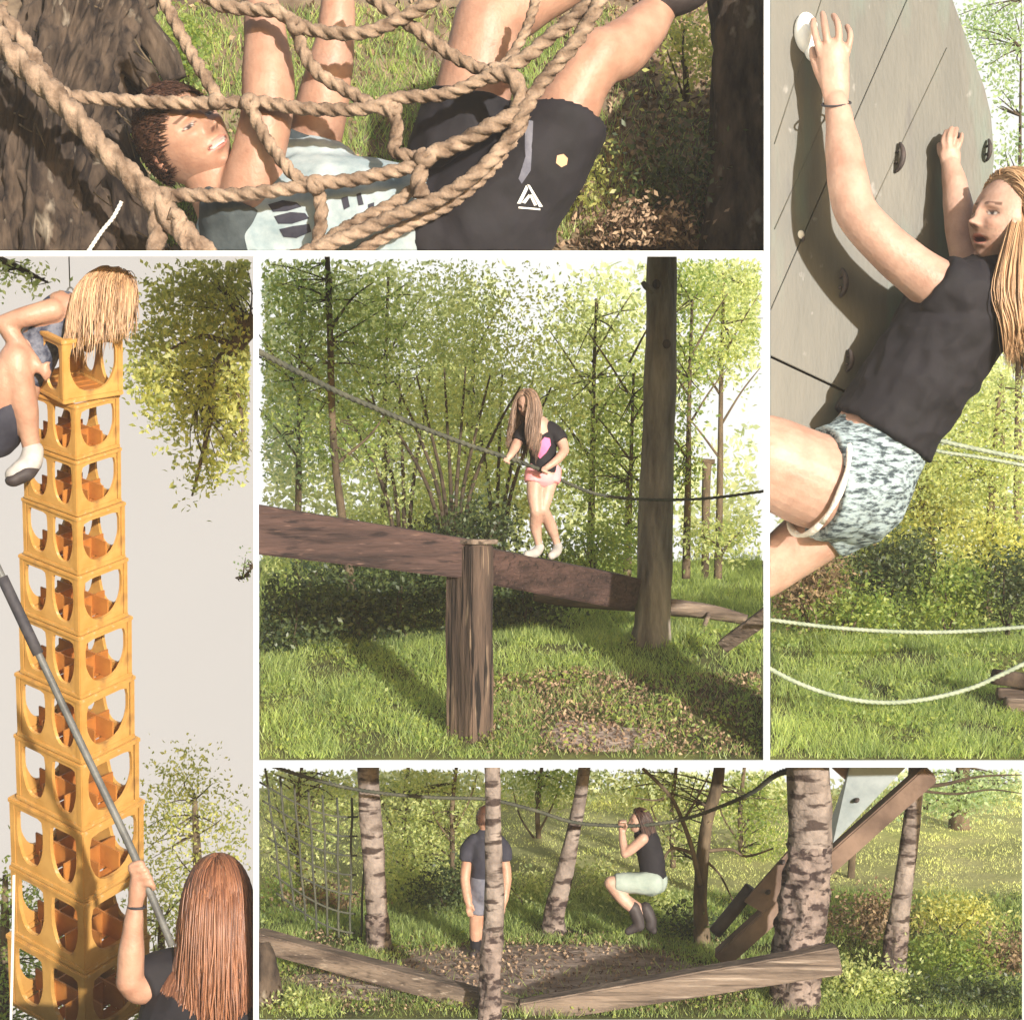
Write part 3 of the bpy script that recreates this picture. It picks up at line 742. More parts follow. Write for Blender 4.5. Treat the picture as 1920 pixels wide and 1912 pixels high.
for i in range(46):
    x = R.uniform(20, 300); y = R.uniform(0, 460); d = 1.2 + R.uniform(0, .5) + (.6 if y < 200 else 0); L = R.uniform(25, 80); a = R.uniform(.4, 1.4)
    b.ctube(PP([(x, y, d), (x + L * .5 * math.cos(a) + R.uniform(-5, 5), y + L * .5 * math.sin(a), d - .03), (x + L * math.cos(a), y + L * math.sin(a), d + .1)]), [.012, .009, .003], 3, n=5)
tw = b.build('twigs', 'bark_brown', rt, clip='A'); tw['kind'] = 'stuff'
# dark trunk at the right edge
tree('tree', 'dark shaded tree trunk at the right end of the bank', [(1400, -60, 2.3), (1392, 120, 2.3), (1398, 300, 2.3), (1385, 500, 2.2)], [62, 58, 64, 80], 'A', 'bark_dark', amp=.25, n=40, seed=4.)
# undergrowth of the bank
for i, (x, y, d, rx, ry, lab, mt) in enumerate(((1290, 330, 2.3, 110, 110, 'dark low bramble beside the shaded trunk on the bank', 'leaf_dark'), (1200, 430, 2.05, 90, 30, 'small brown bramble at the foot of the bank below the shorts', 'litter'),
        (1290, 110, 3.4, 60, 80, 'olive bush high on the bank by the boy\'s shoe', 'leaf_olive'), (330, 100, 3.6, 60, 70, 'leafy weed between the gnarled trunk and the boy\'s arms', 'leaf_mid'), (1080, 320, 2.6, 70, 90, 'thin olive weed behind the boy\'s shorts', 'leaf_olive'))):
    bush('bush', lab, [(x, y, d, rx, ry, .3)], 1500 if i < 2 else 900, 14, mt, 'A', stems=autostems(x, y + ry, d, 5, rx, ry * 1.6, 3, R))

# --- the boy
DB = 1.35
hc = P(345, 262, 1.15); hf = Vector((.56, -.80, .30)); hu = Vector((-.62, -.18, .76))
boy = root('person', P(700, 480, 1.5), 'boy in pale t-shirt and black shorts lying back under the rope net', 'person')
b = MB()
limb(b, [(400, 330, 1.25), (440, 395, 1.35)], [58, 70])
limb(b, [(455, 420, 1.35), (600, 410, 1.45), (760, 440, 1.5), (860, 440, 1.5)], [85, 120, 110, 118])
limb(b, [(452, 425, 1.15), (470, 350, 1.02), (488, 275, .95), (500, 215, .95), (503, 150, 1.0), (497, 60, 1.05), (490, -10, 1.1), (488, -40, 1.1)], [58, 55, 50, 49, 50, 40, 29, 27])
limb(b, [(560, 330, 1.75), (590, 260, 1.7), (603, 200, 1.6), (618, 130, 1.55), (630, 60, 1.55), (636, -40, 1.55)], [55, 50, 50, 44, 36, 28])
limb(b, [(900, 420, 1.35), (985, 320, 1.2), (1055, 220, 1.1), (1090, 150, 1.1), (1125, 105, 1.15)], [115, 88, 62, 56, 54])
limb(b, [(1118, 112, 1.15), (1160, 95, 1.3), (1200, 60, 1.5), (1232, 20, 1.7), (1245, -10, 1.75)], [52, 54, 46, 36, 32])
limb(b, [(850, 400, 1.7), (868, 280, 1.7), (888, 170, 1.65), (905, 80, 1.6), (912, 40, 1.6)], [110, 90, 72, 64, 62])
limb(b, [(910, 45, 1.6), (960, 15, 1.75), (1030, -20, 1.9), (1110, -60, 2.1)], [62, 62, 52, 40])
body('body', b, .026, 'skin', boy, head_geo(hc, hf, hu, 1.14, 150, 110, smile=.7, squint=.45), clip=('A',), smooth=6)
scalp_hair(hc, hf, hu, 1.14, .13, 3200, .0075, 'hair_brown', boy, front=1.0)
b = MB()
limb(b, [(470, 430, 1.35), (600, 415, 1.45), (700, 430, 1.5), (800, 440, 1.5)], [100, 128, 128, 124], caps=('round', 'flat'))
limb(b, [(520, 320, 1.6), (600, 330, 1.6)], [60, 75])
sh = cloth('shirt', b, .03, 'cloth_white', boy, .022, 2.2, clip=('A',))
b = MB(); limb(b, [(455, 440, 1.25), (448, 400, 1.12), (455, 375, 1.08)], [82, 74, 70], caps=('round', 'flat')); cloth('sleeve', b, .028, 'cloth_teal', boy, .012, 3, clip=('A',))
b = MB(); limb(b, [(560, 330, 1.75), (578, 275, 1.72), (584, 255, 1.7)], [62, 60, 58], caps=('round', 'flat')); cloth('sleeve', b, .028, 'cloth_teal', boy, .012, 3, clip=('A',))
b = MB()
limb(b, [(780, 450, 1.5), (860, 440, 1.5), (920, 420, 1.4)], [126, 134, 126], caps=('flat', 'round'))
limb(b, [(900, 420, 1.35), (985, 325, 1.2), (1050, 245, 1.1), (1060, 228, 1.1)], [128, 106, 82, 80], caps=('round', 'flat'))
limb(b, [(850, 420, 1.7), (866, 300, 1.7), (880, 200, 1.66), (883, 180, 1.65)], [125, 102, 86, 82], caps=('round', 'flat'))
shorts = cloth('shorts', b, .028, 'cloth_black', boy, .022, 2.4, clip=('A',))
b = MB(); limb(b, [(1236, 14, 1.68), (1246, -14, 1.75)], [40, 42], caps=('flat', 'flat')); cloth('sock', b, .02, 'cloth_black', boy, 0, clip=('A',))
b = MB(); limb(b, [(1245, -8, 1.7), (1290, -20, 1.65), (1330, -60, 1.6)], [44, 40, 34]); cloth('shoe', b, .025, 'shoe_dark', boy, 0, clip=('A',))
decal(shorts, [(1044, 292), (1056, 289), (1064, 297), (1062, 309), (1052, 314), (1042, 306)], 'snap_brass', 'snap', boy)
for q in ([(969, 382), (986, 347), (990, 353), (976, 382)], [(988, 346), (993, 347), (1017, 387), (1010, 388)], [(978, 380), (991, 364), (994, 368), (984, 382)], [(992, 366), (996, 364), (1006, 384), (1001, 386)], [(972, 388), (1012, 391), (1012, 394), (972, 391)]):
    decal(shorts, q, 'print_white', 'printed_mark', boy, n=2, lift=.012)
decal(shorts, [(985, 225), (1000, 228), (995, 320), (978, 345), (972, 335), (984, 300)], 'cloth_grey', 'side_stripe', boy)
for q in ([(503, 384), (530, 376), (556, 380), (566, 388), (540, 396), (512, 398)], [(514, 406), (545, 398), (572, 400), (580, 410), (548, 420), (522, 420)], [(524, 430), (552, 424), (580, 420), (584, 434), (556, 446), (532, 444)], [(640, 372), (652, 368), (656, 388), (645, 394)], [(668, 365), (676, 362), (682, 384), (672, 386)], [(690, 384), (702, 380), (700, 404), (692, 404)], [(545, 262), (562, 258), (575, 268), (598, 252), (590, 274), (556, 282)]):
    decal(sh, q, 'cloth_navy', 'shirt_print', boy, n=3)

# --- rope net
net = root('rope_net', P(600, 470, .6), 'tan twisted rope climbing net holding the boy', 'net')
DN = .55
ropes = [
 ([(-30, 40), (40, 120), (115, 190), (200, 285), (290, 375), (350, 440), (420, 510)], 21, .35),
 ([(-40, -10), (30, 60), (90, 150), (125, 195)], 15, .55),
 ([(105, 178), (250, 190), (400, 194), (480, 191), (560, 203), (640, 206), (690, 203), (750, 184), (830, 178), (880, 160), (925, 138)], 12, .55),
 ([(298, -20), (322, 30), (350, 85), (382, 140), (410, 188)], 11.5, .62),
 ([(468, 196), (490, 245), (520, 290), (560, 335), (600, 348)], 11.5, .5),
 ([(300, 366), (360, 366), (430, 366), (520, 357), (590, 345), (660, 338), (720, 325), (775, 312), (800, 292)], 12.5, .5),
 ([(370, -25), (410, 8), (470, 18), (520, 22), (560, 48), (620, 62), (690, 60), (750, 36), (800, 8), (840, -25)], 12.5, .55),
 ([(556, 52), (570, 100), (600, 140), (650, 170), (700, 198), (738, 214), (744, 250), (742, 285), (795, 296)], 12, .6),
 ([(680, -20), (730, 20), (790, 62), (850, 105), (905, 132), (925, 138)], 12, .65),
 ([(925, 138), (958, 142), (976, 175), (966, 212), (915, 240), (860, 270), (800, 296), (786, 330), (790, 370)], 15, .52),
 ([(1130, -30), (1090, 20), (1030, 70), (985, 108), (935, 134)], 13, .62),
 ([(1140, -30), (1105, 40), (1075, 85), (1020, 150), (985, 205), (955, 260), (900, 320), (830, 368), (740, 405), (660, 440), (570, 475), (480, 510)], 13, .48),
 ([(1005, 0), (985, 60), (955, 110), (930, 135)], 9, .8),
 ([(985, 215), (960, 275), (900, 338), (840, 385), (760, 425), (690, 462), (640, 500)], 11, .7),
 ([(788, 345), (740, 380), (680, 410), (620, 445), (560, 500)], 11, .62),
 ([(592, 345), (602, 385), (600, 430), (588, 490)], 12, .55),
 ([(286, 372), (296, 420), (290, 500)], 17, .42),
 ([(318, 398), (340, 410), (336, 430), (350, 460), (400, 500)], 12, .3),
]
for pts, r, d in ropes:
    b = MB(); rope_tube(b, [(x, y, d + .04 * math.sin(i * 1.7 + x)) for i, (x, y) in enumerate(pts)], r); b.build('rope', 'rope_tan', net, clip='A')
for (x, y, r, d) in ((925, 138, 19, .58), (798, 296, 18, .5), (592, 346, 17, .5), (470, 193, 16, .53), (408, 190, 14, .56), (556, 50, 16, .55), (112, 185, 22, .42), (740, 205, 14, .57), (300, 372, 21, .42)):
    b = MB(); c = P(x, y, d); s = S(d)
    for k in range(2):
        ring = []; a0 = R.uniform(0, 3); ax1 = Vector((math.cos(a0), .5, math.sin(a0))).normalized(); ax2 = ax1.cross(Vector((0, 1, 0))).normalized()
        for i in range(10): t = 2 * math.pi * i / 9.2; ring.append(c + (ax1 * math.cos(t) + ax2 * math.sin(t)) * r * s * .62 + Vector((0, -.02 * k, 0)))
        b.ctube(ring, r * s * .55, 3, n=10, lobes=3, lobe=.2, twist=8)
    b.build('knot', 'rope_tan', net, clip='A')
b = MB(); rope_tube(b, [(228, 378, .5), (212, 408, .5), (190, 435, .5), (160, 480, .5)], 3.5); tag(b.build('cord', 'cord_white', clip='A'), 'thin white cord crossing the gnarled roots', 'cord')

# ================================================================== LEFT BAY: crate tower
def crate_meshes():
    H, L, Wd, t = 1.0, 1.28, 1.02, .05
    out = {}
    def panel(cells, h0, h1, length, org, dx, nrm):
        """wall with shield-shaped openings; cells: list of (a0,a1) along the wall"""
        b = MB(); n = 28
        for a0, a1 in cells:
            cx = (a0 + a1) / 2; cz = (h0 + h1) / 2; hw = (a1 - a0) / 2; hh = (h1 - h0) / 2
            ring_o, ring_i = [], []
            for k in range(n):
                th = 2 * math.pi * (k + .5) / n; c, s_ = math.cos(th), math.sin(th)
                m = 1 / max(abs(c), abs(s_)); ring_o.append((cx + c * m * hw, cz + s_ * m * hh))
                e = 9.0 if s_ > 0 else 3.2
                rr = 1 / (abs(c) ** e + abs(s_) ** e) ** (1 / e)
                wl = hw - .065; wh = hh - (.05 if s_ > 0 else .075)
                z = s_ * rr * wh; narrow = 1 - .34 * max(0, -s_) ** 1.1
                ring_i.append((cx + c * rr * wl * narrow, cz + z))
            b0 = len(b.v)
            for off in (0, t):
                for ring in (ring_o, ring_i):
                    for (a, z) in ring: b.v.append(Vector(org) + Vector(dx) * a + Vector((0, 0, z)) + Vector(nrm) * off)
            for k in range(n):
                q = (k + 1) % n
                b.face((b0 + k, b0 + q, b0 + n + q, b0 + n + k)); b.face((b0 + 2 * n + q, b0 + 2 * n + k, b0 + 3 * n + k, b0 + 3 * n + q))
                b.face((b0 + n + k, b0 + n + q, b0 + 3 * n + q, b0 + 3 * n + k)); b.face((b0 + q, b0 + k, b0 + 2 * n + k, b0 + 2 * n + q))
        return b
    def fin(b, bevel=0.):
        me = b.mesh('crate_part', False); bm = bmesh.new(); bm.from_mesh(me); bmesh.ops.recalc_face_normals(bm, faces=bm.faces)
        if bevel: bmesh.ops.bevel(bm, geom=bm.edges[:], offset=bevel, segments=2, affect='EDGES', clamp_overlap=True)
        bm.to_mesh(me); bm.free(); return me
    h0, h1 = .075, .915
    # long walls lie at x=0 and x=Wd, short walls at y=0 and y=L (recessed 1 cm behind the posts)
    lo = fin(panel([(.06, L / 2), (L / 2, L - .06)], h0, h1, L, (.012, 0, 0), (0, 1, 0), (1, 0, 0))); lo2 = fin(panel([(.06, L / 2), (L / 2, L - .06)], h0, h1, L, (Wd - .012 - t, 0, 0), (0, 1, 0), (1, 0, 0)))
    sh = fin(panel([(.06, Wd - .06)], h0, h1, Wd, (0, .012, 0), (1, 0, 0), (0, 1, 0))); sh2 = fin(panel([(.06, Wd - .06)], h0, h1, Wd, (0, L - .012 - t, 0), (1, 0, 0), (0, 1, 0)))
    post = []
    for x in (0, Wd - .10):
        for y in (0, L - .10): post.append(fin(MB().box(x, x + .10, y, y + .10, .06, .94), .012))
    def frame(z0, z1, e):
        b = MB(); x0, x1, y0, y1 = -e, Wd + e, -e, L + e; w = .11
        q = [(x0, y0), (x1, y0), (x1, y1), (x0, y1)]; r = [(x0 + w, y0 + w), (x1 - w, y0 + w), (x1 - w, y1 - w), (x0 + w, y1 - w)]
        for z in (z0, z1):
            for (x, y) in q + r: b.v.append(Vector((x, y, z)))
        for k in range(4):
            n_ = (k + 1) % 4
            b.face((k, n_, 8 + n_, 8 + k)); b.face((4 + n_, 4 + k, 12 + k, 12 + n_)); b.face((n_, k, 4 + k, 4 + n_)); b.face((8 + k, 8 + n_, 12 + n_, 12 + k))
        return fin(b, .012)
    top = frame(.92, .985, .012); bot = frame(.0, .07, .004)
    fl = MB()
    for i in range(5): fl.box(.11, Wd - .11, .12 + i * (L - .24) / 5 + .02, .12 + (i + 1) * (L - .24) / 5 - .03, .03, .055)
    fl = fin(fl)
    dv = [fin(MB().box(Wd / 3 * k - .012, Wd / 3 * k + .012, .09, L - .09, .06, .36)) for k in (1, 2)] + [fin(MB().box(.09, Wd - .09, L / 3 * k - .012, L / 3 * k + .012, .058, .34)) for k in (1, 2)]
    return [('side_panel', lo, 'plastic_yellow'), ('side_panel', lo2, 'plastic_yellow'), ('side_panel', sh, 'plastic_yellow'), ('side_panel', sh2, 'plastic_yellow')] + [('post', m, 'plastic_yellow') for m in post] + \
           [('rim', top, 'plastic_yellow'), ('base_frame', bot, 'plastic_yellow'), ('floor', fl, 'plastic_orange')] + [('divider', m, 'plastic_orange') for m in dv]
CM = crate_meshes()
for n_, m_, mt_ in CM: m_.materials.append(M[mt_])
ORD = ['lowest', 'second', 'third', 'fourth', 'fifth', 'sixth', 'seventh', 'eighth', 'ninth', 'tenth']
yb = [1965, 1828, 1694, 1560, 1434, 1312, 1194, 1080, 970, 864, 760]; n_cr = 11; yt = 628
ys = yb + [yt]
tau = math.radians(21)
base_pt = P(162, 1965, 3.2); up_ax = Vector((.075, -math.sin(tau), math.cos(tau))).normalized()
# walk up the leaning axis until each seam projects to its reference row
def axis_at(py):
    lo_, hi_ = -.5, 12.
    for _ in range(40):
        m_ = (lo_ + hi_) / 2; q = base_pt + up_ax * m_; yy = 956 - q.z / S(q.y)
        if yy > py: lo_ = m_
        else: hi_ = m_
    return (lo_ + hi_) / 2
hs = [axis_at(y) for y in ys]
crates = []
for i in range(n_cr):
    H = hs[i + 1] - hs[i]; al = math.radians(33 + (1 if i % 2 else -1) * .5) if i < n_cr - 1 else math.radians(46)
    x_dir = Vector((math.sin(al), math.cos(al), 0)); y_dir = Vector((-math.cos(al), math.sin(al), 0))
    q = Vector((0, 0, 1)).rotation_difference(up_ax); X = q @ x_dir; Y = q @ y_dir
    sc = H; loc = base_pt + up_ax * hs[i]
    if i == n_cr - 1: loc = loc + Vector((-.10, -.05, 0)); sc *= .92
    fr = n_cr - 1 - i
    if fr == 0: lab = 'topmost yellow plastic crate, turned, the blonde girl leaning over it'
    elif fr == n_cr - 1: lab = 'lowest yellow plastic crate of the tower, cut by the photo edge'
    else: lab = 'yellow plastic crate in the tower, %s from the top' % ORD[fr] if fr > 1 else 'yellow plastic crate directly under the turned topmost crate'
    rt = root('crate', loc, lab, 'crate', 'yellow crates stacked in the tower')
    rt.rotation_mode = 'QUATERNION'
    rt.rotation_quaternion = Matrix((X, Y, up_ax)).transposed().to_quaternion(); rt.scale = (sc, sc, sc)
    for n_, m_, mt_ in CM:
        if i == n_cr - 1 and n_ == 'divider': continue
        c = bpy.data.objects.new(n_, m_); COL.objects.link(c); c.parent = rt
    crates.append(rt)

# --- girl on the tower
g = root('person', P(60, 890, .9), 'barefaced blonde girl in dark top crouching on top of the crate tower', 'person')
g['label'] = 'blonde girl in dark top crouching on top of the crate tower'
b = MB()
limb(b, [(20, 760, .75), (50, 690, .72), (90, 620, .70), (118, 580, .68)], [44, 40, 40, 36], flat=None)
limb(b, [(118, 585, .68), (150, 570, .62), (180, 560, .6)], [24, 20, 22])
limb(b, [(98, 582, .5), (55, 592, .42), (8, 606, .4)], [23, 20, 17])
limb(b, [(8, 606, .4), (30, 640, .42), (58, 672, .45), (74, 692, .45)], [17, 17, 13, 10])
for (ex, ey) in ((92, 690), (94, 698), (92, 706), (86, 712)): limb(b, [(74, 694, .45), ((74 + ex) / 2, (694 + ey) / 2 - 2, .42), (ex, ey, .46)], [6, 5, 4], n=8)
limb(b, [(74, 692, .44), (84, 684, .42), (92, 680, .45)], [6, 5, 4], n=8)
limb(b, [(128, 590, .9), (150, 620, .85), (165, 650, .9)], [20, 16, 12])
limb(b, [(0, 790, .62), (8, 730, .5), (30, 672, .42)], [44, 40, 31])
limb(b, [(30, 672, .42), (32, 700, .42), (44, 760, .5), (56, 820, .6), (60, 850, .64)], [31, 30, 27, 18, 15])
limb(b, [(-10, 800, .9), (-30, 740, .85), (-40, 700, .8)], [42, 38, 30])
body('body', b, .018, 'skin', g, head_geo(P(196, 556, .56), (.80, .30, -.50), (.45, -.1, .75), .54, 60, 44))
b = MB(); limb(b, [(52, 690, .72), (80, 640, .70), (112, 585, .68), (124, 572, .67)], [44, 40, 37, 26]); cloth('top', b, .02, 'cloth_denim', g, .006, 5)
b = MB(); limb(b, [(-12, 808, .72), (8, 775, .62), (20, 745, .6)], [52, 50, 46], caps=('round', 'flat')); cloth('shorts', b, .02, 'cloth_navy', g, .006, 5)
b = MB(); limb(b, [(62, 845, .62), (56, 868, .58), (36, 885, .5), (26, 890, .47)], [20, 22, 20, 17]); cloth('shoe', b, .015, 'shoe_pale', g, 0)
b = MB(); limb(b, [(64, 872, .60), (46, 888, .5), (26, 900, .45)], [14, 19, 16], flat=(Vector((.3, .2, .95)).normalized(), .6)); cloth('sole', b, .012, 'shoe_dark', g, 0)
long_hair(P(196, 556, .56), (.80, .30, -.50), (.45, -.1, .75), .55, .62, 1100, .0055, 'hair_blond', g, wave=.05, grav=(-.05, -.05, -1), flow=(.1, -.35, 0), vol=1.08, uneven=.6, lat=.1)
# safety line
rt = root('safety_line', P(131, 560, .62), 'thin safety line with a metal clip above the crouching girl', 'safety line')
MB().tube(PP([(129, 470, .62), (131, 540, .62)]), .006, n=8).build('cord', 'rope_dark', rt, clip='B')
b = MB(); rg = [P(132 + 6 * math.cos(t), 548 + 9 * math.sin(t), .62) for t in [i * 2 * math.pi / 14 for i in range(15)]]; b.tube(rg, .009, n=6).build('clip', 'metal_grey', rt)

# --- trees of the left bay
def limbs_b(q, r): return (q, r)
tree('tree', 'leafy tree top with dark limb beside the crate tower\'s upper end', [(474, 600, 3.3), (440, 650, 3.2), (400, 700, 3.2), (370, 760, 3.2)], [22, 17, 11, 4], 'B', 'bark_brown',
     crown=[(400, 540, 3.2, 110, 80, .5), (340, 640, 3.1, 95, 110, .5), (430, 640, 3.4, 80, 110, .4), (320, 760, 3.1, 70, 80, .35), (420, 770, 3.3, 70, 90, .35), (390, 880, 3.2, 38, 55, .2), (455, 840, 3.2, 28, 50, .2), (285, 700, 3.1, 45, 60, .2), (458, 540, 3.1, 30, 70, .3), (455, 720, 3.1, 30, 80, .3)],
     crown_n=9500, leafpx=14, leafm='leaf_olive', per=34, spread=.10, branches=[([(440, 650, 3.2), (380, 630, 3.1), (310, 660, 3.0)], (8, 2)), ([(400, 700, 3.2), (395, 780, 3.2), (375, 870, 3.2), (360, 930, 3.2)], (7, 2)), ([(455, 620, 3.2), (430, 560, 3.2), (390, 510, 3.2)], (8, 2)), ([(430, 665, 3.2), (450, 760, 3.2), (458, 850, 3.2)], (6, 2))], base=P(474, 600, 3.3))
tree('branch', 'small leafy branch hanging in the sky over the crouching girl', [(-40, 470, 3.0), (20, 495, 3.0), (90, 530, 3.0)], [8, 6, 2], 'B', 'bark_brown', crown=[(25, 505, 3.0, 55, 22, .2), (70, 525, 3.0, 30, 20, .2), (-10, 500, 3, 30, 30, .2)], crown_n=420, leafpx=12, leafm='leaf_spring', per=12, base=P(-40, 470, 3), cat='branch')
tree('tree', 'yellowish tree behind the red-haired girl\'s pole', [(365, 1500, 5.5), (372, 1650, 5.5), (380, 1800, 5.4), (380, 1935, 5.4)], [5, 9, 13, 16], 'B', 'bark_brown',
     crown=[(340, 1480, 5.5, 70, 75, .5), (300, 1560, 5.3, 50, 80, .4), (400, 1560, 5.6, 70, 70, .5), (330, 1660, 5.3, 75, 70, .5), (420, 1680, 5.3, 60, 90, .5)], crown_n=3600, leafpx=10, leafm='leaf_olive', per=14, spread=.17)
tree('tree', 'green tree filling the gap between the tower and the red-haired girl', [(300, 1700, 4.2), (305, 1850, 4.2), (305, 1930, 4.2)], [5, 9, 12], 'B', 'bark_brown',
     crown=[(310, 1720, 4.2, 60, 70, .4), (290, 1830, 4.2, 70, 90, .4), (250, 1880, 4.3, 60, 60, .4), (180, 1880, 5.3, 120, 70, .4)], crown_n=2600, leafpx=10, leafm='leaf_spring', per=18, spread=.15)
tree('tree', 'green tree at the left foot of the crate tower', [(10, 1640, 5.0), (8, 1800, 5.0), (5, 1935, 5.0)], [5, 10, 14], 'B', 'bark_brown',
     crown=[(20, 1690, 5, 70, 70, .5), (40, 1800, 5, 90, 90, .5), (120, 1720, 5.6, 90, 90, .4), (0, 1880, 4.8, 80, 70, .5), (110, 1850, 5.6, 90, 70, .4)], crown_n=3600, leafpx=11, leafm='leaf_mid', per=16, spread=.15)
tree('branch', 'sparse twig poking in from the right beside the tower', [(478, 1060, 3.4), (462, 1075, 3.4), (450, 1085, 3.4)], [2, 1.5, 1], 'B', 'twig', crown=[(462, 1060, 3.4, 9, 22, .1), (455, 1085, 3.4, 9, 8, .1)], crown_n=60, leafpx=9, leafm='leaf_cool', per=8, base=P(474, 1060, 3.4), cat='twig')

# --- pole and red-haired girl
pole = root('pole', P(322, 1772, .5), 'long grey metal pole with dark sleeve held by the red-haired girl', 'pole')
MB().ctube(PP([(-20, 1030, .12), (150, 1390, .16), (250, 1600, .18), (322, 1772, .22)]), [6.5 * K, 7.2 * K, 7.6 * K, 7 * K], 8, n=14).build('shaft', 'metal_grey', pole)
MB().ctube(PP([(4, 1082, .125), (72, 1226, .14)]), 10.5 * K, 4, n=14).build('sleeve', 'grip_dark', pole)
g = root('person', P(390, 1960, .6), 'red-haired girl in black t-shirt seen from behind holding the pole', 'person')
b = MB()
limb(b, [(392, 1960, .62), (390, 1900, .62), (392, 1830, .62)], [120, 115, 85])
limb(b, [(400, 1830, .62), (402, 1740, .6)], [34, 34])
limb(b, [(300, 1838, .55), (265, 1850, .42), (244, 1838, .30)], [34, 32, 27])
limb(b, [(244, 1838, .30), (246, 1790, .27), (250, 1735, .24), (254, 1692, .22)], [26, 25, 19, 14])
limb(b, [(254, 1695, .22), (258, 1668, .2), (260, 1648, .19)], [14, 17, 16])
for k, (x0, y0, x1, y1, x2, y2) in enumerate(((252, 1640, 246, 1624, 264, 1617), (256, 1650, 252, 1634, 272, 1630), (262, 1660, 262, 1646, 279, 1644), (266, 1672, 270, 1658, 284, 1657))):
    limb(b, [(x0, y0, .19), (x1, y1, .14), (x2, y2, .12), (x2 + 4, y2 + 8, .17)], [7.5, 7, 6.5, 5.5], n=9, sub=3)
limb(b, [(262, 1680, .2), (274, 1668, .24), (282, 1650, .25)], [8, 7.5, 6.5], n=9)
body('body', b, .016, 'skin', g, head_geo(P(408, 1690, .56), (-.1, 1, .1), (0, 0, 1), 178 * S(.56), 48, 36), clip=('B',))
b = MB()
limb(b, [(390, 1990, .62), (390, 1900, .62), (395, 1845, .62), (400, 1815, .62)], [132, 128, 100, 52])
limb(b, [(330, 1825, .58), (288, 1834, .50), (266, 1846, .42)], [48, 46, 40], caps=('round', 'flat'))
cloth('t_shirt', b, .024, 'cloth_black', g, .014, 3, clip=('B',))
b = MB(); rg = [P(256 + 16 * math.cos(t), 1700 + 3.2 * math.sin(t), .22 - .085 * math.sin(t)) for t in [i * 2 * math.pi / 16 for i in range(17)]]; b.tube(rg, .013, n=6).build('bracelet', 'grip_dark', g)
long_hair(P(408, 1690, .56), (-.1, 1, .1), (0, 0, 1), 166 * S(.56), 1.26, 2200, .007, 'hair_red', g, wave=.05, flow=(0, -.5, 0), vol=1.06, lat=.05, clip=('B',), coll=[(P(392, 1880, .62), .56), (P(330, 1860, .6), .26), (P(460, 1860, .6), .26)], uneven=.3)
# thin white stake at the lower left
MB()
tag(MB().ctube(PP([(26, 1640, .9), (24, 1760, .9), (20, 1930, .9)]), .014, 5, n=8).build('cord', 'cord_white'), 'thin pale line hanging at the left foot of the tower', 'cord')

# ================================================================== CENTRE BAY: balance beam
def beam4(pa, pb, ha, hb, wa, wb, name, mat, label=None, clip=None, cat='beam', parent=None, bevel=.015, seg=14, side=Vector((0, 1, 0)), wob=.004, up=None):
    """timber beam between two points (front-top edge px), heights in px, widths in m; slightly uneven faces"""
    A = P(*pa); B = P(*pb); b = MB(); n = seg
    ax = (B - A).normalized(); sd_ = (side - ax * side.dot(ax)).normalized(); dn = ax.cross(sd_)
    if dn.z > 0: dn = -dn
    for i in range(n + 1):
        t = i / n; c = A.lerp(B, t); h = ha * S(pa[2]) * (1 - t) + hb * S(pb[2]) * t; w = wa * (1 - t) + wb * t
        j = lambda k: Vector((0, 0, wob * noise.noise((c.x * 3, k * 7.7, c.y * 3))))
        b.v += [c + j(0), c + sd_ * w + j(1), c + sd_ * w + dn * h + j(2), c + dn * h + j(3)]
    for i in range(n):
        for k in range(4): q = (k + 1) % 4; b.face((i * 4 + k, i * 4 + q, (i + 1) * 4 + q, (i + 1) * 4 + k))
    b.face((3, 2, 1, 0)); e = n * 4; b.face((e, e + 1, e + 2, e + 3))
    me = b.mesh(name, False); bm = bmesh.new(); bm.from_mesh(me); bmesh.ops.recalc_face_normals(bm, faces=bm.faces)
    if bevel:
        ed = [x for x in bm.edges if len(x.link_faces) == 2 and x.calc_face_angle(0) > .6]; bmesh.ops.bevel(bm, geom=ed, offset=bevel, segments=2, affect='EDGES', clamp_overlap=True)
    if clip: clip_bm(bm, clip)
    bm.to_mesh(me); bm.free(); o = link(name, me, mat, parent)
    if label: tag(o, label, cat)
    return o
beam4((478, 946, .12), (884, 1012, .50), 92, 74, .42, .42, 'wooden_beam', 'beam_red', 'near reddish timber beam running from the left edge to the post', 'C')
beam4((922, 1030, .62), (1205, 1086, 3.35), 66, 62, .42, .36, 'wooden_beam', 'beam_red', 'dark timber beam under the girl, from the post to the big trunk', 'C')
rt = root('wooden_post', gpt(gC, 880, .5), 'weathered square timber post holding up the two beams', 'post')
b = MB(); c0 = P(880, 1022, .38); hgt = (1410 - 1022) * S(.4)
for (z, j) in ((0, 0), (-.3, .006), (-.8, -.006), (-1.3, .006), (-hgt, 0)):
    for (x, y) in ((-.245, .16), (0.02, -.08), (.235, .10), (-.02, .36)): b.v.append(c0 + Vector((x + j, y + .1, z)))
for i in range(4):
    for k in range(4): q = (k + 1) % 4; b.face((i * 4 + k, i * 4 + q, (i + 1) * 4 + q, (i + 1) * 4 + k))
b.face((0, 1, 2, 3)); b.face((19, 18, 17, 16)); b.build('post_timber', 'beam_post', rt, smooth=False, bevel=.014)
b = MB(); c1 = c0 + Vector((.01, -.01, .008)); b.prism([c1 + Vector(q) for q in ((-.27, .26, 0), (.02, 0, 0), (.27, .20, 0), (-.02, .5, 0))], Vector((0, 0, .045))); b.build('cap_plate', 'log_grey', rt, smooth=False, bevel=.008)

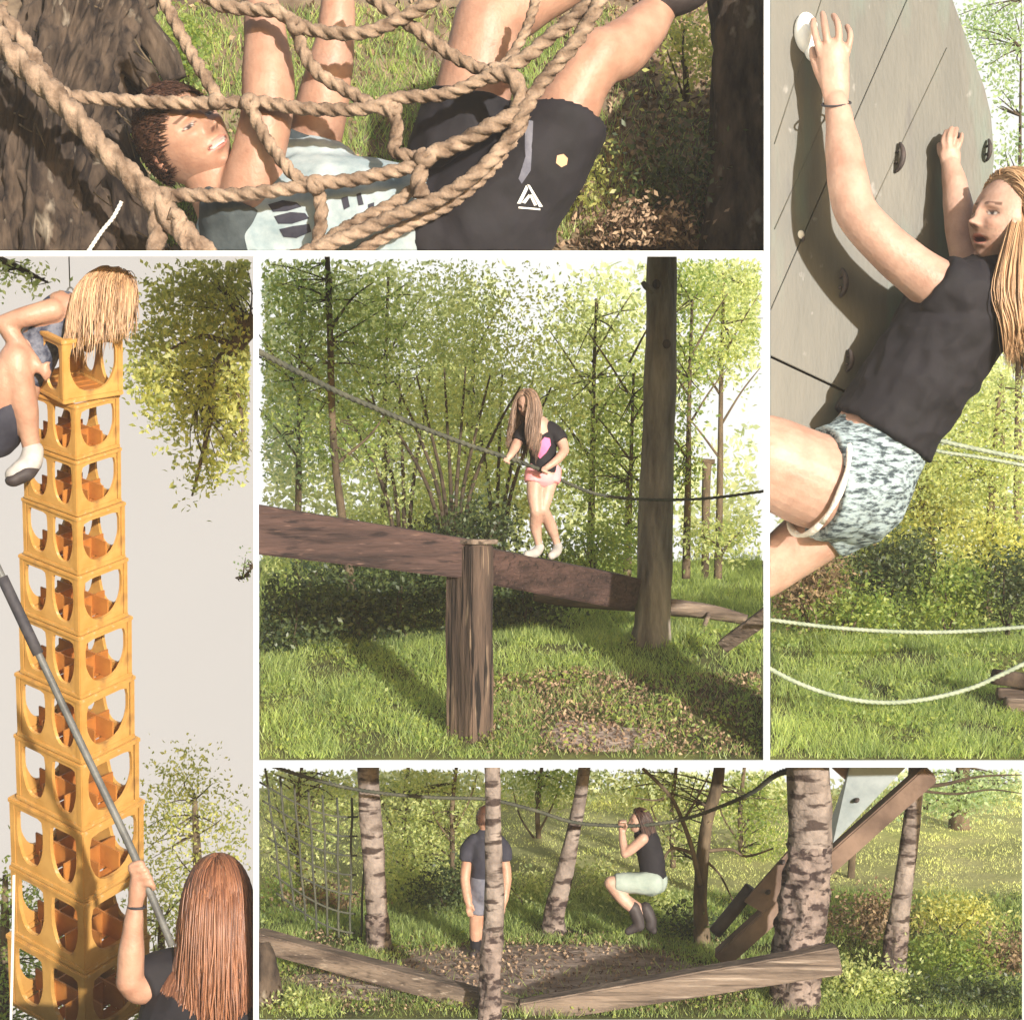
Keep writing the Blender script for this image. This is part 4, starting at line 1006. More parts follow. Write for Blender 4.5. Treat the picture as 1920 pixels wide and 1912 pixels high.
tree('tree', 'tall straight tree trunk the girl\'s beam ends against', [(1242, 440, 3.55), (1240, 600, 3.55), (1234, 800, 3.55), (1228, 1000, 3.55), (1224, 1150, 3.55), (1220, 1200, 3.55), (1219, 1235, 3.55)], [27, 28, 30, 32, 33, 38, 48], 'C', 'bark_grey',
     amp=.12, n=26, branches=[([(1222, 545, 3.4), (1212, 538, 3.3), (1206, 530, 3.25)], (7, 5))], knots=[((1231, 533, 3.38), 8), ((1250, 645, 3.38), 8)])
# rope handrail
b = MB(); rope_tube(b, [(470, 652, .25), (560, 698, .5), (640, 738, .7), (720, 772, .9), (800, 805, 1.0), (880, 835, 1.2), (960, 861, 1.44), (1010, 880, 1.46), (1060, 904, 2.2), (1110, 924, 2.6), (1160, 933, 3.0), (1230, 937, 3.2), (1330, 934, 3.2), (1445, 919, 3.2)], [5.6, 5.4, 5.2, 5, 4.6, 4.2, 4, 3.6, 3.3, 3, 2.8, 2.6, 2.6, 2.6])
tag(b.build('rope', 'rope_dark', clip='C'), 'dark handrail rope sagging across the balance beam', 'rope')

# --- girl on the beam
g = root('person', P(1020, 1043, 1.7), 'long-haired girl in black t-shirt and pink shorts balancing on the beam', 'person')
d = 1.7
b = MB()
limb(b, [(1018, 888, d), (1018, 860, d), (1014, 825, d), (1010, 800, d)], [26, 23, 26, 22])
limb(b, [(1006, 798, d), (996, 780, d - .04), (992, 765, d - .06)], [12, 10, 11])
limb(b, [(1036, 806, d - .02), (1052, 826, d - .05), (1058, 845, d - .1)], [12, 11, 9.5])
limb(b, [(1058, 845, d - .1), (1045, 862, d - .2), (1026, 876, d - .26)], [9.5, 8, 6])
limb(b, [(985, 806, d - .05), (972, 826, d - .12), (964, 842, d - .2)], [12, 10, 9])
limb(b, [(964, 842, d - .2), (958, 852, d - .26), (953, 858, d - .28)], [8.5, 7, 6])
for (x, y) in ((1022, 878), (951, 859)):
    for k in range(4): limb(b, [(x + k * 2.5 - 4, y - 2 + k, d - .27), (x + k * 2.5 - 6, y + 4 + k, d - .33), (x + k * 2.5 - 3, y + 8 + k, d - .28)], [2.6, 2.4, 2.0], n=7, sub=2)
    limb(b, [(x + 2, y - 3, d - .27), (x + 3, y + 3, d - .31)], [2.6, 2.2], n=7, sub=2)
limb(b, [(1004, 890, d - .02), (1002, 925, d - .06), (1005, 958, d - .10)], [17, 14.5, 11])
limb(b, [(1005, 958, d - .10), (1004, 985, d), (1009, 1015, d + .04), (1011, 1030, d + .05)], [11, 11.5, 7.5, 6.5])
limb(b, [(1033, 890, d + .05), (1024, 925, d - .02), (1018, 955, d - .06)], [17, 14.5, 11])
limb(b, [(1018, 955, d - .06), (1032, 985, d + .08), (1042, 1012, d + .16), (1045, 1026, d + .18)], [11, 11.5, 7.5, 6.5])
body('body', b, .0115, 'skin_pale', g, head_geo(P(990, 757, d - .08), (-.45, -.85, -.42), (-.1, -.35, .9), 54 * S(d), 60, 44), smooth=2)
b = MB(); limb(b, [(1019, 884, d), (1018, 860, d), (1015, 828, d), (1010, 804, d)], [26, 24, 27, 20]); limb(b, [(1030, 806, d), (1045, 818, d - .03), (1052, 828, d - .05)], [17, 16, 15], caps=('round', 'flat')); limb(b, [(990, 806, d - .03), (978, 820, d - .1), (974, 828, d - .12)], [17, 15, 14], caps=('round', 'flat'))
ts = cloth('t_shirt', b, .013, 'cloth_black', g, .008, 6)
b = MB(); limb(b, [(1018, 884, d), (1018, 892, d)], [26, 26]); limb(b, [(1004, 886, d - .02), (1002, 905, d - .04)], [20, 19], caps=('round', 'flat')); limb(b, [(1033, 886, d + .04), (1030, 905, d)], [20, 19], caps=('round', 'flat')); cloth('shorts', b, .013, 'cloth_pink', g, .005, 6)
decal(ts, [(1013, 860), (996, 840), (994, 826), (1003, 822), (1012, 830), (1021, 820), (1030, 822), (1032, 834), (1024, 848)], 'print_pink', 'heart_print', g, n=5)
for (pts) in ([(1012, 1026, d + .05), (1004, 1036, d - .02), (988, 1040, d - .14)], [(1046, 1024, d + .18), (1043, 1034, d + .1), (1034, 1042, d - .02)]):
    b = MB(); limb(b, pts, [9, 9.5, 7.5]); cloth('shoe', b, .01, 'shoe_pale', g, 0)
long_hair(P(990, 757, d - .08), (-.45, -.85, -.42), (-.1, -.35, .9), 55 * S(d), .60, 900, .0036, 'hair_ash', g, coll=[(P(1012, 826, d), .15), (P(1010, 850, d), .15)], wave=.05, flow=(-.2, -.45, 0), grav=(-.10, -.06, -1), vol=1.07, lat=.12)
# --- fallen log, leaning plank, far stake
rt = root('fallen_log', gpt(gC, 1200, 4.4), 'fallen pale log lying behind the big trunk', 'log')
trunk_mb([(1000, 1118, 4.5), (1060, 1124, 4.5), (1150, 1130, 4.5), (1260, 1138, 4.5), (1340, 1148, 4.5), (1400, 1162, 4.4)], [9, 13, 14, 15, 14, 10], .15, 14, 6).build('log_trunk', 'log_grey', rt, clip='C')
b = MB(); b.ctube(PP([(1330, 1150, 4.4), (1322, 1170, 4.3), (1318, 1190, 4.2)]), .03, 3, n=7); b.build('branch_stub', 'log_grey', rt)
beam4((1345, 1205, 2.6), (1440, 1135, 2.1), 26, 30, .10, .10, 'plank', 'log_grey', 'grey plank slanting up at the right edge near the log', 'C', 'plank', bevel=.006)
rt = root('stake', gpt(gC, 1325, 9.5), 'stubby weathered stake with crosspiece in the bright clearing', 'stake')
MB().ctube(PP([(1326, 868, 9.5), (1324, 915, 9.5), (1322, 1085, 9.5)]), [9 * S(9.5), 8 * S(9.5), 7 * S(9.5)], 4, n=8).build('upright', 'bark_brown', rt); MB().ctube(PP([(1314, 864, 9.5), (1340, 866, 9.5)]), 5 * S(9.5), 3, n=6).build('crosspiece', 'bark_brown', rt)

# --- far wood behind everything
sp = [(560, 900, 12, 110, 160, .6), (640, 760, 12.2, 150, 150, .6), (800, 900, 12, 150, 170, .6), (860, 760, 12.2, 110, 120, .6), (980, 920, 12, 130, 150, .6), (1120, 760, 12.3, 130, 190, .6), (1130, 930, 12, 120, 140, .6), (1230, 640, 12.3, 50, 120, .6), (1380, 580, 12.2, 80, 90, .6), (520, 600, 12.3, 70, 130, .6), (640, 560, 12.5, 140, 80, .5), (505, 780, 12.2, 40, 160, .4), (510, 530, 11.8, 40, 70, .4), (1410, 640, 12.4, 40, 60, .3), (1345, 985, 12.2, 110, 40, .4), (1300, 880, 12.4, 40, 60, .3), (1400, 900, 12.4, 40, 70, .3), (1345, 940, 12.3, 100, 40, .3), (860, 600, 12.5, 80, 90, .4), (1170, 540, 12.5, 70, 60, .4), (1330, 520, 12.4, 110, 50, .4), (700, 1010, 12, 260, 60, .5), (1080, 600, 12.5, 50, 80, .4), (700, 560, 12.5, 90, 70, .5)]
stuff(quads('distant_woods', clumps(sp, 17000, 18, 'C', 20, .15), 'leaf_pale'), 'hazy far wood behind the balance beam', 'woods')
# --- saplings and shrubs of the centre bay
RS = random.Random(21)
tree('sapling', 'slender sapling standing behind the near beam', [(613, 470, 5.2), (618, 600, 5.2), (622, 760, 5.2), (628, 860, 5.2), (640, 960, 5.2), (656, 1080, 4.4), (672, 1190, 3.9), (682, 1262, 3.7)], [5, 6, 6.5, 7, 8, 9, 10, 12], 'C', 'bark_brown',
     crown=[(600, 560, 5.2, 100, 110, .6), (560, 700, 5.1, 80, 110, .5), (680, 640, 5.4, 90, 120, .6), (540, 540, 5.4, 70, 70, .5), (640, 800, 5.6, 90, 90, .5)], crown_n=5200, leafpx=11, leafm='leaf_mid', per=14, spread=.16,
     branches=[([(622, 740, 5.2), (580, 690, 5.2), (540, 660, 5.2)], (3.5, 1)), ([(618, 620, 5.2), (660, 560, 5.2), (700, 530, 5.3)], (3.5, 1)), ([(630, 870, 5.2), (690, 820, 5.2), (720, 780, 5.3)], (3.5, 1))])
for i, (x, yb_, d, tops, lab, lm) in enumerate((
        (850, 1010, 6.0, [-150, -95, -60, -15, 20, 60, 110], 'many-stemmed pale shrub fanning out behind the post', 'leaf_spring'),
        (760, 1020, 6.8, [-120, -60, -10, 40], 'thin-stemmed shrub to the left of the many-stemmed one', 'leaf_spring'),
        (930, 1020, 7.2, [-40, 10, 60, 90], 'thin-stemmed shrub directly behind the balancing girl', 'leaf_olive'))):
    st = []
    for tx in tops: st.append(([(x + tx * .12, yb_ + 40, d), (x + tx * .3, yb_ - 90, d), (x + tx * .75, yb_ - 210, d), (x + tx * 1.15, yb_ - 330 + abs(tx) * .4, d)], 5))
    bush('shrub', lab, [(x - 40, yb_ - 300, d, 130, 130, .6), (x + 60, yb_ - 260, d + .3, 120, 140, .6), (x - 110, yb_ - 180, d + .2, 80, 100, .5), (x, yb_ - 90, d + .5, 120, 80, .5), (x + 20, yb_ - 430, d + .3, 120, 110, .5)], 6800 if i == 0 else 4200, 9.5, lm, 'C', cat='shrub', stems=st, per=24, spread=.13)
for i, (x, d, w, ytop, lab, lm, nn) in enumerate((
        (560, 9.0, 120, 520, 'tall leafy tree at the far left of the wood behind the beam', 'leaf_cool', 3800), (720, 9.6, 120, 520, 'pale tree behind the slender sapling', 'leaf_spring', 3000), (880, 10.2, 110, 640, 'low pale tree below the gap of white sky', 'leaf_spring', 3000),
        (1110, 9.4, 120, 560, 'bright yellow-green tree between the girl and the big trunk', 'leaf_spring', 5200), (1180, 8.4, 90, 700, 'leafy young tree just left of the big trunk', 'leaf_mid', 3400), (1350, 8.8, 120, 520, 'bright leafy tree overhanging the clearing at the right', 'leaf_spring', 4600), (1290, 7.6, 70, 560, 'slim leafy tree just right of the big trunk', 'leaf_mid', 2400))):
    yb_ = 1085
    cl = [(x, ytop + 60, d, w * .9, 90, .6), (x - w * .5, ytop + 170, d, w * .7, 100, .6), (x + w * .5, ytop + 180, d + .3, w * .7, 100, .6), (x, ytop + 300 if i < 5 else ytop + 200, d - .2, w * .9, 110, .6)]
    if i == 5: cl = [(x - 10, 540, d, 110, 70, .6), (x + 40, 620, d, 70, 90, .6), (x - 40, 680, d, 70, 50, .5)]
    if i == 6: cl = [(x, 560, d, 60, 90, .4), (x - 5, 700, d, 50, 90, .4), (x - 20, 850, d, 40, 90, .3)]
    tree('tree', lab, [(x + 8, ytop, d), (x + 2, ytop + 200, d), (x, 900, d), (x - 4, yb_, d)], [2.5, 4, 6, 8], 'C', 'bark_brown', crown=cl, crown_n=nn, leafpx=10, leafm=lm, per=26, spread=.13,
         branches=[([(x, 860 - 60 * k, d), (x + (40 if k % 2 else -45), 800 - 65 * k, d), (x + (75 if k % 2 else -80), 760 - 70 * k, d)], (2.6, .8)) for k in range(4)])
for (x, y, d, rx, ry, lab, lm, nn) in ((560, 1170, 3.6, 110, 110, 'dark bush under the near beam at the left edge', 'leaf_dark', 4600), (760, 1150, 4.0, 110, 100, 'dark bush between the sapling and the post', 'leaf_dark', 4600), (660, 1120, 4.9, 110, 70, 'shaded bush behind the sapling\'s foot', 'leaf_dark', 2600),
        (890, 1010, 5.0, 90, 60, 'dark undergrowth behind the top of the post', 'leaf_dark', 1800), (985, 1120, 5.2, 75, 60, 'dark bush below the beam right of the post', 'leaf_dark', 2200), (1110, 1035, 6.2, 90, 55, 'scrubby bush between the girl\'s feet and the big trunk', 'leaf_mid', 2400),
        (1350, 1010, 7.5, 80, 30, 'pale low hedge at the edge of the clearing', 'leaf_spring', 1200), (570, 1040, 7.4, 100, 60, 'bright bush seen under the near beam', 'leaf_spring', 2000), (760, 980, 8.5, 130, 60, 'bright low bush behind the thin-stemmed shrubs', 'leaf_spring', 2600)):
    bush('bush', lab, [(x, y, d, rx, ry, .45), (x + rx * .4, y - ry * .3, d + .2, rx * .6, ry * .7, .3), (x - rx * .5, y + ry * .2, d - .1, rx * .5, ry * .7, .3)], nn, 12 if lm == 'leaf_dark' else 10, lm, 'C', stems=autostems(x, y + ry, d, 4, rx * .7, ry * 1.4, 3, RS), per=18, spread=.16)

# ================================================================== RIGHT BAY: climbing wall
def clip_poly(poly, p, n):
    out = []
    for i in range(len(poly)):
        a, c = poly[i], poly[(i + 1) % len(poly)]
        da = (a[0] - p[0]) * n[0] + (a[1] - p[1]) * n[1]; dc = (c[0] - p[0]) * n[0] + (c[1] - p[1]) * n[1]
        if da >= 0: out.append(a)
        if da * dc < 0: t = da / (da - dc); out.append((a[0] + (c[0] - a[0]) * t, a[1] + (c[1] - a[1]) * t))
    return out
def wall_d(px, py): return 1.25 + (px - 1443) * .0010 - (py - 400) * .0002
outline = [(1444, -60), (1765, -60), (1786, 0), (1846, 165), (1858, 215), (1864, 290), (1858, 380), (1835, 470), (1790, 560), (1720, 690), (1650, 790), (1590, 840), (1520, 850), (1444, 850)]
wall = root('climbing_wall', P(1560, 800, 1.4), 'grey-green plywood climbing wall panel with curved edge', 'climbing wall')
def line_n(a, b_): dx, dy = b_[0] - a[0], b_[1] - a[1]; L = math.hypot(dx, dy); return (-dy / L, dx / L)
s1 = ((1447, 575), (1700, 0)); s2 = ((1443, 668), (1592, 738)); g_ = 2.2
pieces = []
n1 = line_n(*s1); n2 = line_n(*s2)
for sg in (1, -1):
    nn = (n1[0] * sg, n1[1] * sg); q = clip_poly(outline, (s1[0][0] + nn[0] * .7, s1[0][1] + nn[1] * .7), nn)
    for sg2 in (1, -1):
        mm = (n2[0] * sg2, n2[1] * sg2); q2 = clip_poly(q, (s2[0][0] + mm[0] * g_, s2[0][1] + mm[1] * g_), mm)
        if len(q2) >= 3:
            A = abs(sum(q2[i][0] * q2[(i + 1) % len(q2)][1] - q2[(i + 1) % len(q2)][0] * q2[i][1] for i in range(len(q2)))) / 2
            if A > 300: pieces.append(q2)
for q in pieces:
    b = MB(); b.prism([P(x, y, wall_d(x, y)) for x, y in q], Vector((0.02, .10, 0)))
    b.build('panel', 'panel_wall', wall, smooth=False, bevel=.006, clip='D')
b = MB(); q = [(1446, -50), (1758, -50), (1836, 150), (1852, 270), (1845, 390), (1705, 680), (1600, 785), (1446, 765)]
b.prism([P(x, y, wall_d(x, y) + .15) for x, y in q], Vector((0, .06, 0))); b.build('backing_frame', 'bark_brown', wall, smooth=False, clip='D')
# thin seams where sheets overlap
for (a, c) in (((1540, 0), (1452, 270)), ((1452, 430), (1560, 190)), ((1610, 440), (1775, 90))):
    b = MB(); b.ctube([P(a[0], a[1], wall_d(*a) - .002), P(c[0], c[1], wall_d(*c) - .002)], .006, 3, n=5); b.build('joint_strip', 'panel_wall', wall, clip='D')
def crescent(name, cx, cy, w, h, rot, mat, label, thick=9, out=.10, arc=2.2):
    d = wall_d(cx, cy); b = MB(); pts = []; n = 9
    for i in range(n):
        t = -arc / 2 + arc * i / (n - 1); x = w * (math.cos(t) - .6); y = h * math.sin(t)
        xr = x * math.cos(rot) - y * math.sin(rot); yr = x * math.sin(rot) + y * math.cos(rot)
        pts.append(P(cx + xr, cy + yr, d - out * math.cos(t * 1.1)))
    rr = [thick * S(d) * (.45 + .55 * math.sin(math.pi * (i + .35) / (n - .3))) for i in range(n)]
    b.ctube(pts, rr, 3, n=10, caps=('round', 'round'))
    rt = root(name, P(cx, cy, d), label, 'climbing hold', 'climbing holds on the wall')
    b.build('grip', mat, rt)
    for k in (-.35, .35):
        f = MB(); f.ell(P(cx - w * .25 * math.cos(rot) - h * k * math.sin(rot), cy + h * k * math.cos(rot) - w * .25 * math.sin(rot), d - .02), (Vector((1, 0, 0)), Vector((0, 1, 0)), Vector((0, 0, 1))), thick * .55 * S(d), .05, thick * .55 * S(d), 10)
        f.build('foot', mat, rt)
crescent('climbing_hold', 1686, 296, 17, 30, .15, 'hold_dark', 'dark curved climbing hold between the girl\'s two hands', 5.5)
crescent('climbing_hold', 1580, 530, 16, 28, .05, 'hold_dark', 'dark curved climbing hold at the girl\'s bent elbow', 5.5)
crescent('climbing_hold', 1592, 676, 13, 22, .1, 'hold_dark', 'dark curved climbing hold beside the girl\'s black t-shirt, lowest on the wall', 5)
crescent('climbing_hold', 1853, 282, 8, 22, .1, 'hold_dark', 'small dark hold on the curved edge of the wall', 4.5)
rt = root('climbing_hold', P(1793, 262, wall_d(1793, 262)), 'round black hold gripped by the girl\'s far hand', 'climbing hold', 'climbing holds on the wall')
MB().ell(P(1793, 262, wall_d(1793, 262) - .06), (Vector((1, 0, 0)), Vector((0, 1, 0)), Vector((.2, 0, 1)).normalized()), 9 * K, .09, 15 * K, 14).build('grip', 'hold_dark', rt)
rt = root('climbing_hold', P(1508, 70, wall_d(1508, 70)), 'large white climbing hold under the girl\'s upper hand', 'climbing hold', 'climbing holds on the wall')
b = MB(); c = P(1512, 62, wall_d(1512, 62) - .03); ax_ = (Vector((1, 0, 0)), Vector((0, 1, 0)), Vector((-.05, 0, 1)).normalized())
b.ell(c, ax_, 25 * K, .12, 42 * K, 22); b.ell(c + Vector((.05, 0, -.12)), ax_, 17 * K, .10, 34 * K, 18); b.build('grip', 'hold_white', rt)
rt = root('bolt', P(1502, 442, wall_d(1502, 442)), 'pale metal bolt hanger on the wall seam', 'bolt')
b = MB(); b.ell(P(1502, 440, wall_d(1502, 440) - .03), ax_, 7 * K, .03, 9 * K, 12); b.build('bolt_head', 'cord_white', rt); b = MB(); b.ell(P(1506, 448, wall_d(1506, 448) - .03), ax_, 4 * K, .03, 6 * K, 10); b.build('hanger', 'hold_dark', rt)

# --- the climber
g = root('person', P(1640, 1010, 1.0), 'blonde girl in black t-shirt and patterned shorts climbing the wall', 'person')
b = MB()
dW = wall_d(1560, 60)
# reaching arm
limb(b, [(1800, 555, .62), (1755, 535, .60), (1700, 495, .60), (1650, 450, .62), (1607, 400, .68), (1592, 350, .74), (1583, 290, .82), (1574, 225, .90), (1568, 190, .95)], [55, 50, 45, 42, 40, 39, 35, 26, 21], sub=5, n=32)
# palm and fingers
limb(b, [(1568, 192, .95), (1566, 160, .97), (1564, 125, .98), (1563, 98, .98)], [23, 27, 29, 27], flat=(Vector((0, 1, 0)), .55))
fng = (([(1541, 110, .99), (1532, 78, .99), (1526, 52, 1.04), (1525, 38, 1.12)], [7.6, 7.2, 6.8, 6]), ([(1555, 100, .97), (1549, 66, .95), (1545, 40, 1.0), (1542, 26, 1.10)], [7.6, 7.4, 7, 6]),
       ([(1570, 102, .97), (1573, 66, .94), (1570, 44, .98), (1563, 30, 1.10)], [7.6, 7.3, 6.8, 6]), ([(1584, 112, .99), (1592, 84, .96), (1594, 64, .98), (1588, 50, 1.10)], [7, 6.6, 6.2, 5.6]))
for q, r in fng: limb(b, q, r, n=10, sub=4)
limb(b, [(1549, 160, 1.0), (1537, 135, 1.04), (1528, 112, 1.09), (1524, 94, 1.12)], [12, 11, 9.5, 7.5], n=10)
# far arm
limb(b, [(1850, 520, 1.1), (1822, 490, 1.15), (1806, 440, 1.22), (1797, 390, 1.26), (1790, 345, 1.32), (1783, 312, 1.36)], [40, 36, 32, 28, 23, 18])
limb(b, [(1783, 314, 1.36), (1781, 290, 1.38), (1782, 272, 1.38)], [18, 20, 17], flat=(Vector((0, 1, 0)), .6))
for q in ([(1771, 284, 1.36), (1768, 264, 1.36), (1774, 246, 1.42)], [(1778, 280, 1.34), (1779, 256, 1.33), (1784, 240, 1.42)], [(1786, 278, 1.34), (1791, 256, 1.33), (1794, 241, 1.42)], [(1793, 284, 1.36), (1801, 266, 1.36), (1803, 252, 1.42)]): limb(b, q, [5.2, 4.8, 4.2], n=10)
limb(b, [(1772, 300, 1.38), (1764, 286, 1.42), (1762, 272, 1.46)], [8, 7, 6], n=9)
# neck, trunk
limb(b, [(1835, 540, .85), (1862, 495, .86), (1880, 455, .86)], [48, 40, 42])
limb(b, [(1815, 570, .85), (1760, 660, .9), (1690, 760, .95), (1620, 870, .95), (1600, 910, .95)], [70, 82, 84, 92, 96], n=24)
# near thigh and far leg, passing the edge of the bay
limb(b, [(1610, 892, .9), (1540, 904, .76), (1450, 868, .62), (1390, 850, .6)], [88, 91, 86, 80], n=28)
limb(b, [(1590, 960, 1.2), (1530, 1000, 1.25), (1450, 1060, 1.3), (1400, 1090, 1.3)], [66, 58, 50, 46], n=28)
hcD = P(1894, 418, .80)
body('body', b, .0135, 'skin_pale', g, head_geo(hcD, (-.86, -.42, .16), (.22, -.02, .95), 188 * S(.8), 130, 96, gape=1.0), clip=('D',), smooth=4)
b = MB()
limb(b, [(1875, 520, .85), (1850, 545, .85), (1800, 590, .86), (1750, 670, .9), (1690, 760, .95), (1655, 815, .97)], [60, 78, 102, 100, 98, 102], caps=('round', 'flat'), n=24)
limb(b, [(1815, 560, .66), (1785, 553, .62), (1752, 532, .60)], [72, 66, 60], caps=('round', 'flat'), n=28)
limb(b, [(1855, 525, 1.05), (1835, 505, 1.12), (1828, 490, 1.14)], [50, 46, 44], caps=('round', 'flat'), n=28)
cloth('t_shirt', b, .021, 'cloth_black', g, .028, 3.0, clip=('D',))
b = MB()
limb(b, [(1652, 830, .97), (1615, 880, .95), (1605, 920, .95)], [92, 104, 100], n=22)
limb(b, [(1610, 890, .9), (1560, 905, .8), (1538, 905, .76)], [104, 108, 105], caps=('round', 'flat'), n=22)
limb(b, [(1600, 945, 1.1), (1560, 975, 1.2), (1540, 990, 1.23)], [84, 72, 68], caps=('round', 'flat'), n=28)
cloth('shorts', b, .02, 'cloth_tweed', g, .012, 3, clip=('D',))
b = MB()   # pale hem of the near leg
c0 = P(1534, 905, .755); axv = (P(1450, 868, .62) - P(1540, 904, .76)).normalized(); e1 = axv.orthogonal().normalized(); e2 = axv.cross(e1)
b.tube([c0 + (e1 * math.cos(t) + e2 * math.sin(t)) * 105 * S(.76) for t in [2 * math.pi * i / 40 for i in range(41)]], .030, n=8, rf=lambda th, L, i: 1 + .25 * math.sin(L * 60)); o = b.build('hem', 'lace', g); clip_obj(o, 'D')
b = MB(); b.tube([P(1568 + 27 * math.cos(t), 195 + 4 * math.sin(t) - 2 * math.cos(t), .945 - .155 * math.sin(t)) for t in [2 * math.pi * i / 20 for i in range(21)]], .011, n=7).build('bracelet', 'grip_dark', g)
long_hair(hcD, (-.86, -.42, .16), (.22, -.02, .95), 188 * S(.8), 1.5, 2400, .0065, 'hair_blond', g, wave=.05, grav=(.06, -.06, -1), flow=(.6, -.25, 0), vol=1.08, coll=[(P(1835, 560, .85), .50), (P(1780, 640, .88), .52)], uneven=.3, lat=.12)
gl = [PP([(1906 + 3 * k, 338 + 3 * k, .70 - .03 * k), (1899 + 4 * k, 400, .52), (1882 + 6 * k, 465, .38), (1868 + 8 * k, 545, .28), (1884 + 6 * k, 610, .30), (1890 + 5 * k, 690 - 6 * k, .42)]) for k in range(7)]
strands(gl, 520, .022, .0065, 'hair_blond', g, wave=.03, name='hair_lock')

# --- guide ropes below the wall
for pts, r, lab in (([(1700, 812, 3.4), (1760, 826, 3.4), (1840, 844, 3.4), (1960, 868, 3.4)], 4.5, 'upper of two pale green ropes behind the climber\'s back'), ([(1690, 826, 3.2), (1760, 846, 3.2), (1840, 858, 3.2), (1960, 880, 3.2)], 3.5, 'lower of two pale green ropes behind the climber\'s back'),
        ([(1430, 1160, 1.9), (1560, 1176, 1.9), (1680, 1184, 1.9), (1800, 1184, 1.9), (1960, 1172, 1.9)], 3.8, 'taut pale rope crossing the lawn below the climber'), ([(1430, 1246, 1.2), (1500, 1282, 1.2), (1580, 1308, 1.2), (1660, 1317, 1.2), (1740, 1310, 1.2), (1820, 1290, 1.2), (1870, 1268, 1.2), (1960, 1225, 1.2)], 4.2, 'sagging pale rope hanging lowest over the bright grass')):
    b = MB(); rope_tube(b, pts, r, n=9); tag(b.build('rope', 'rope_pale', clip=None), lab, 'rope', 'pale ropes under the climbing wall'); 
    clip_obj(bpy.data.objects[[o for o in bpy.data.objects if o.name.startswith('rope') and o.type == 'MESH'][-1].name], 'D', 'L')
rt = root('timber_stack', gpt(gD, 1900, 1.3), 'dark cut timbers lying at the right edge of the bright grass', 'timber')
for (a, c, r) in (((1862, 1268, 1.5), (1960, 1282, 1.4), 15), ((1885, 1320, 1.45), (1970, 1325, 1.35), 14), ((1870, 1300, 1.6), (1965, 1300, 1.6), 12)):
    trunk_mb([a, ((a[0] + c[0]) / 2, (a[1] + c[1]) / 2, a[2]), c], [r, r, r], .12, 14, 5).build('timber', 'bark_dark' if r == 15 else 'log_grey', rt)
# --- trees behind the wall
for i, (x, d, lab, cl, lm, nn, lean) in enumerate((
        (1850, 6.5, 'slender tree leaning at the climber\'s right, below her hair', [(1850, 760, 6.5, 90, 80, .5), (1790, 880, 6.5, 90, 80, .5), (1890, 900, 6.3, 70, 100, .5)], 'leaf_spring', 5200, 14),
        (1755, 7.4, 'slender tree under the climber\'s back', [(1740, 900, 7.4, 100, 70, .5), (1700, 980, 7.3, 90, 60, .5), (1800, 980, 7.6, 80, 60, .5)], 'leaf_olive', 4200, -30),
        (1905, 8.6, 'pale tree in front of the white sky beside the climber\'s head', [(1890, 80, 8.6, 70, 90, .4), (1830, 40, 8.6, 60, 60, .4), (1900, 300, 8.6, 30, 70, .3), (1880, 190, 8.6, 20, 40, .2)], 'leaf_cool', 1900, 6),
        (1640, 8.5, 'yellow-green tree beyond the patterned shorts', [(1660, 990, 8.5, 110, 70, .5), (1580, 1040, 8.5, 110, 60, .5), (1500, 1080, 8.4, 60, 50, .4)], 'leaf_spring', 4000, 0),
        (1880, 9.8, 'bright tree far behind the slender leaning tree', [(1830, 740, 9.8, 120, 90, .5), (1900, 830, 9.8, 90, 90, .5), (1740, 830, 9.8, 100, 80, .5), (1860, 960, 9.8, 110, 90, .5), (1680, 920, 9.8, 110, 80, .5)], 'leaf_spring', 6200, 0))):
    top = 0 if i == 2 else 700 if i in (0, 4) else 860
    tree('tree', lab, [(x + lean * 2, top, d), (x + lean, (top + 1000) / 2, d), (x + lean * .4, 1000, d), (x, 1170, d)], [2.5, 5, 8, 10], 'D', 'bark_brown', crown=cl, crown_n=nn, leafpx=10, leafm=lm, per=13, spread=.18)
sp = [(1850, 800, 12, 120, 120, .6), (1720, 900, 12, 130, 110, .6), (1850, 960, 12, 120, 90, .6), (1580, 1000, 12, 140, 70, .6), (1700, 1040, 12, 220, 60, .5), (1880, 690, 12.3, 60, 60, .4), (1985, 860, 12, 60, 160, .5), (1985, 1000, 12, 60, 60, .5)]
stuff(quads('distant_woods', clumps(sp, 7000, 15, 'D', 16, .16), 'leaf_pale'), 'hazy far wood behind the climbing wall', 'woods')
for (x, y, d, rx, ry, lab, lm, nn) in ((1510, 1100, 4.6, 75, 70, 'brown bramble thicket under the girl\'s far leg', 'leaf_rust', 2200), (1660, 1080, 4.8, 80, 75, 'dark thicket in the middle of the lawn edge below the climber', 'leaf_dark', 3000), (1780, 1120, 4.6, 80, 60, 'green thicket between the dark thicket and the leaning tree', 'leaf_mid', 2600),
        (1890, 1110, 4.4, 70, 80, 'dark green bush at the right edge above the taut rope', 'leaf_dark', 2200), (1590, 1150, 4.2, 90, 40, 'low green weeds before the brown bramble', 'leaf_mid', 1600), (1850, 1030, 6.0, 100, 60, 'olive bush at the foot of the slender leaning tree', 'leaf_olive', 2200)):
    bush('bush', lab, [(x, y, d, rx, ry, .4), (x + rx * .5, y - ry * .2, d, rx * .5, ry * .7, .3)], nn, 11, lm, 'D', stems=autostems(x, y + ry, d, 4, rx * .7, ry * 1.4, 3, RS), per=18, spread=.16)

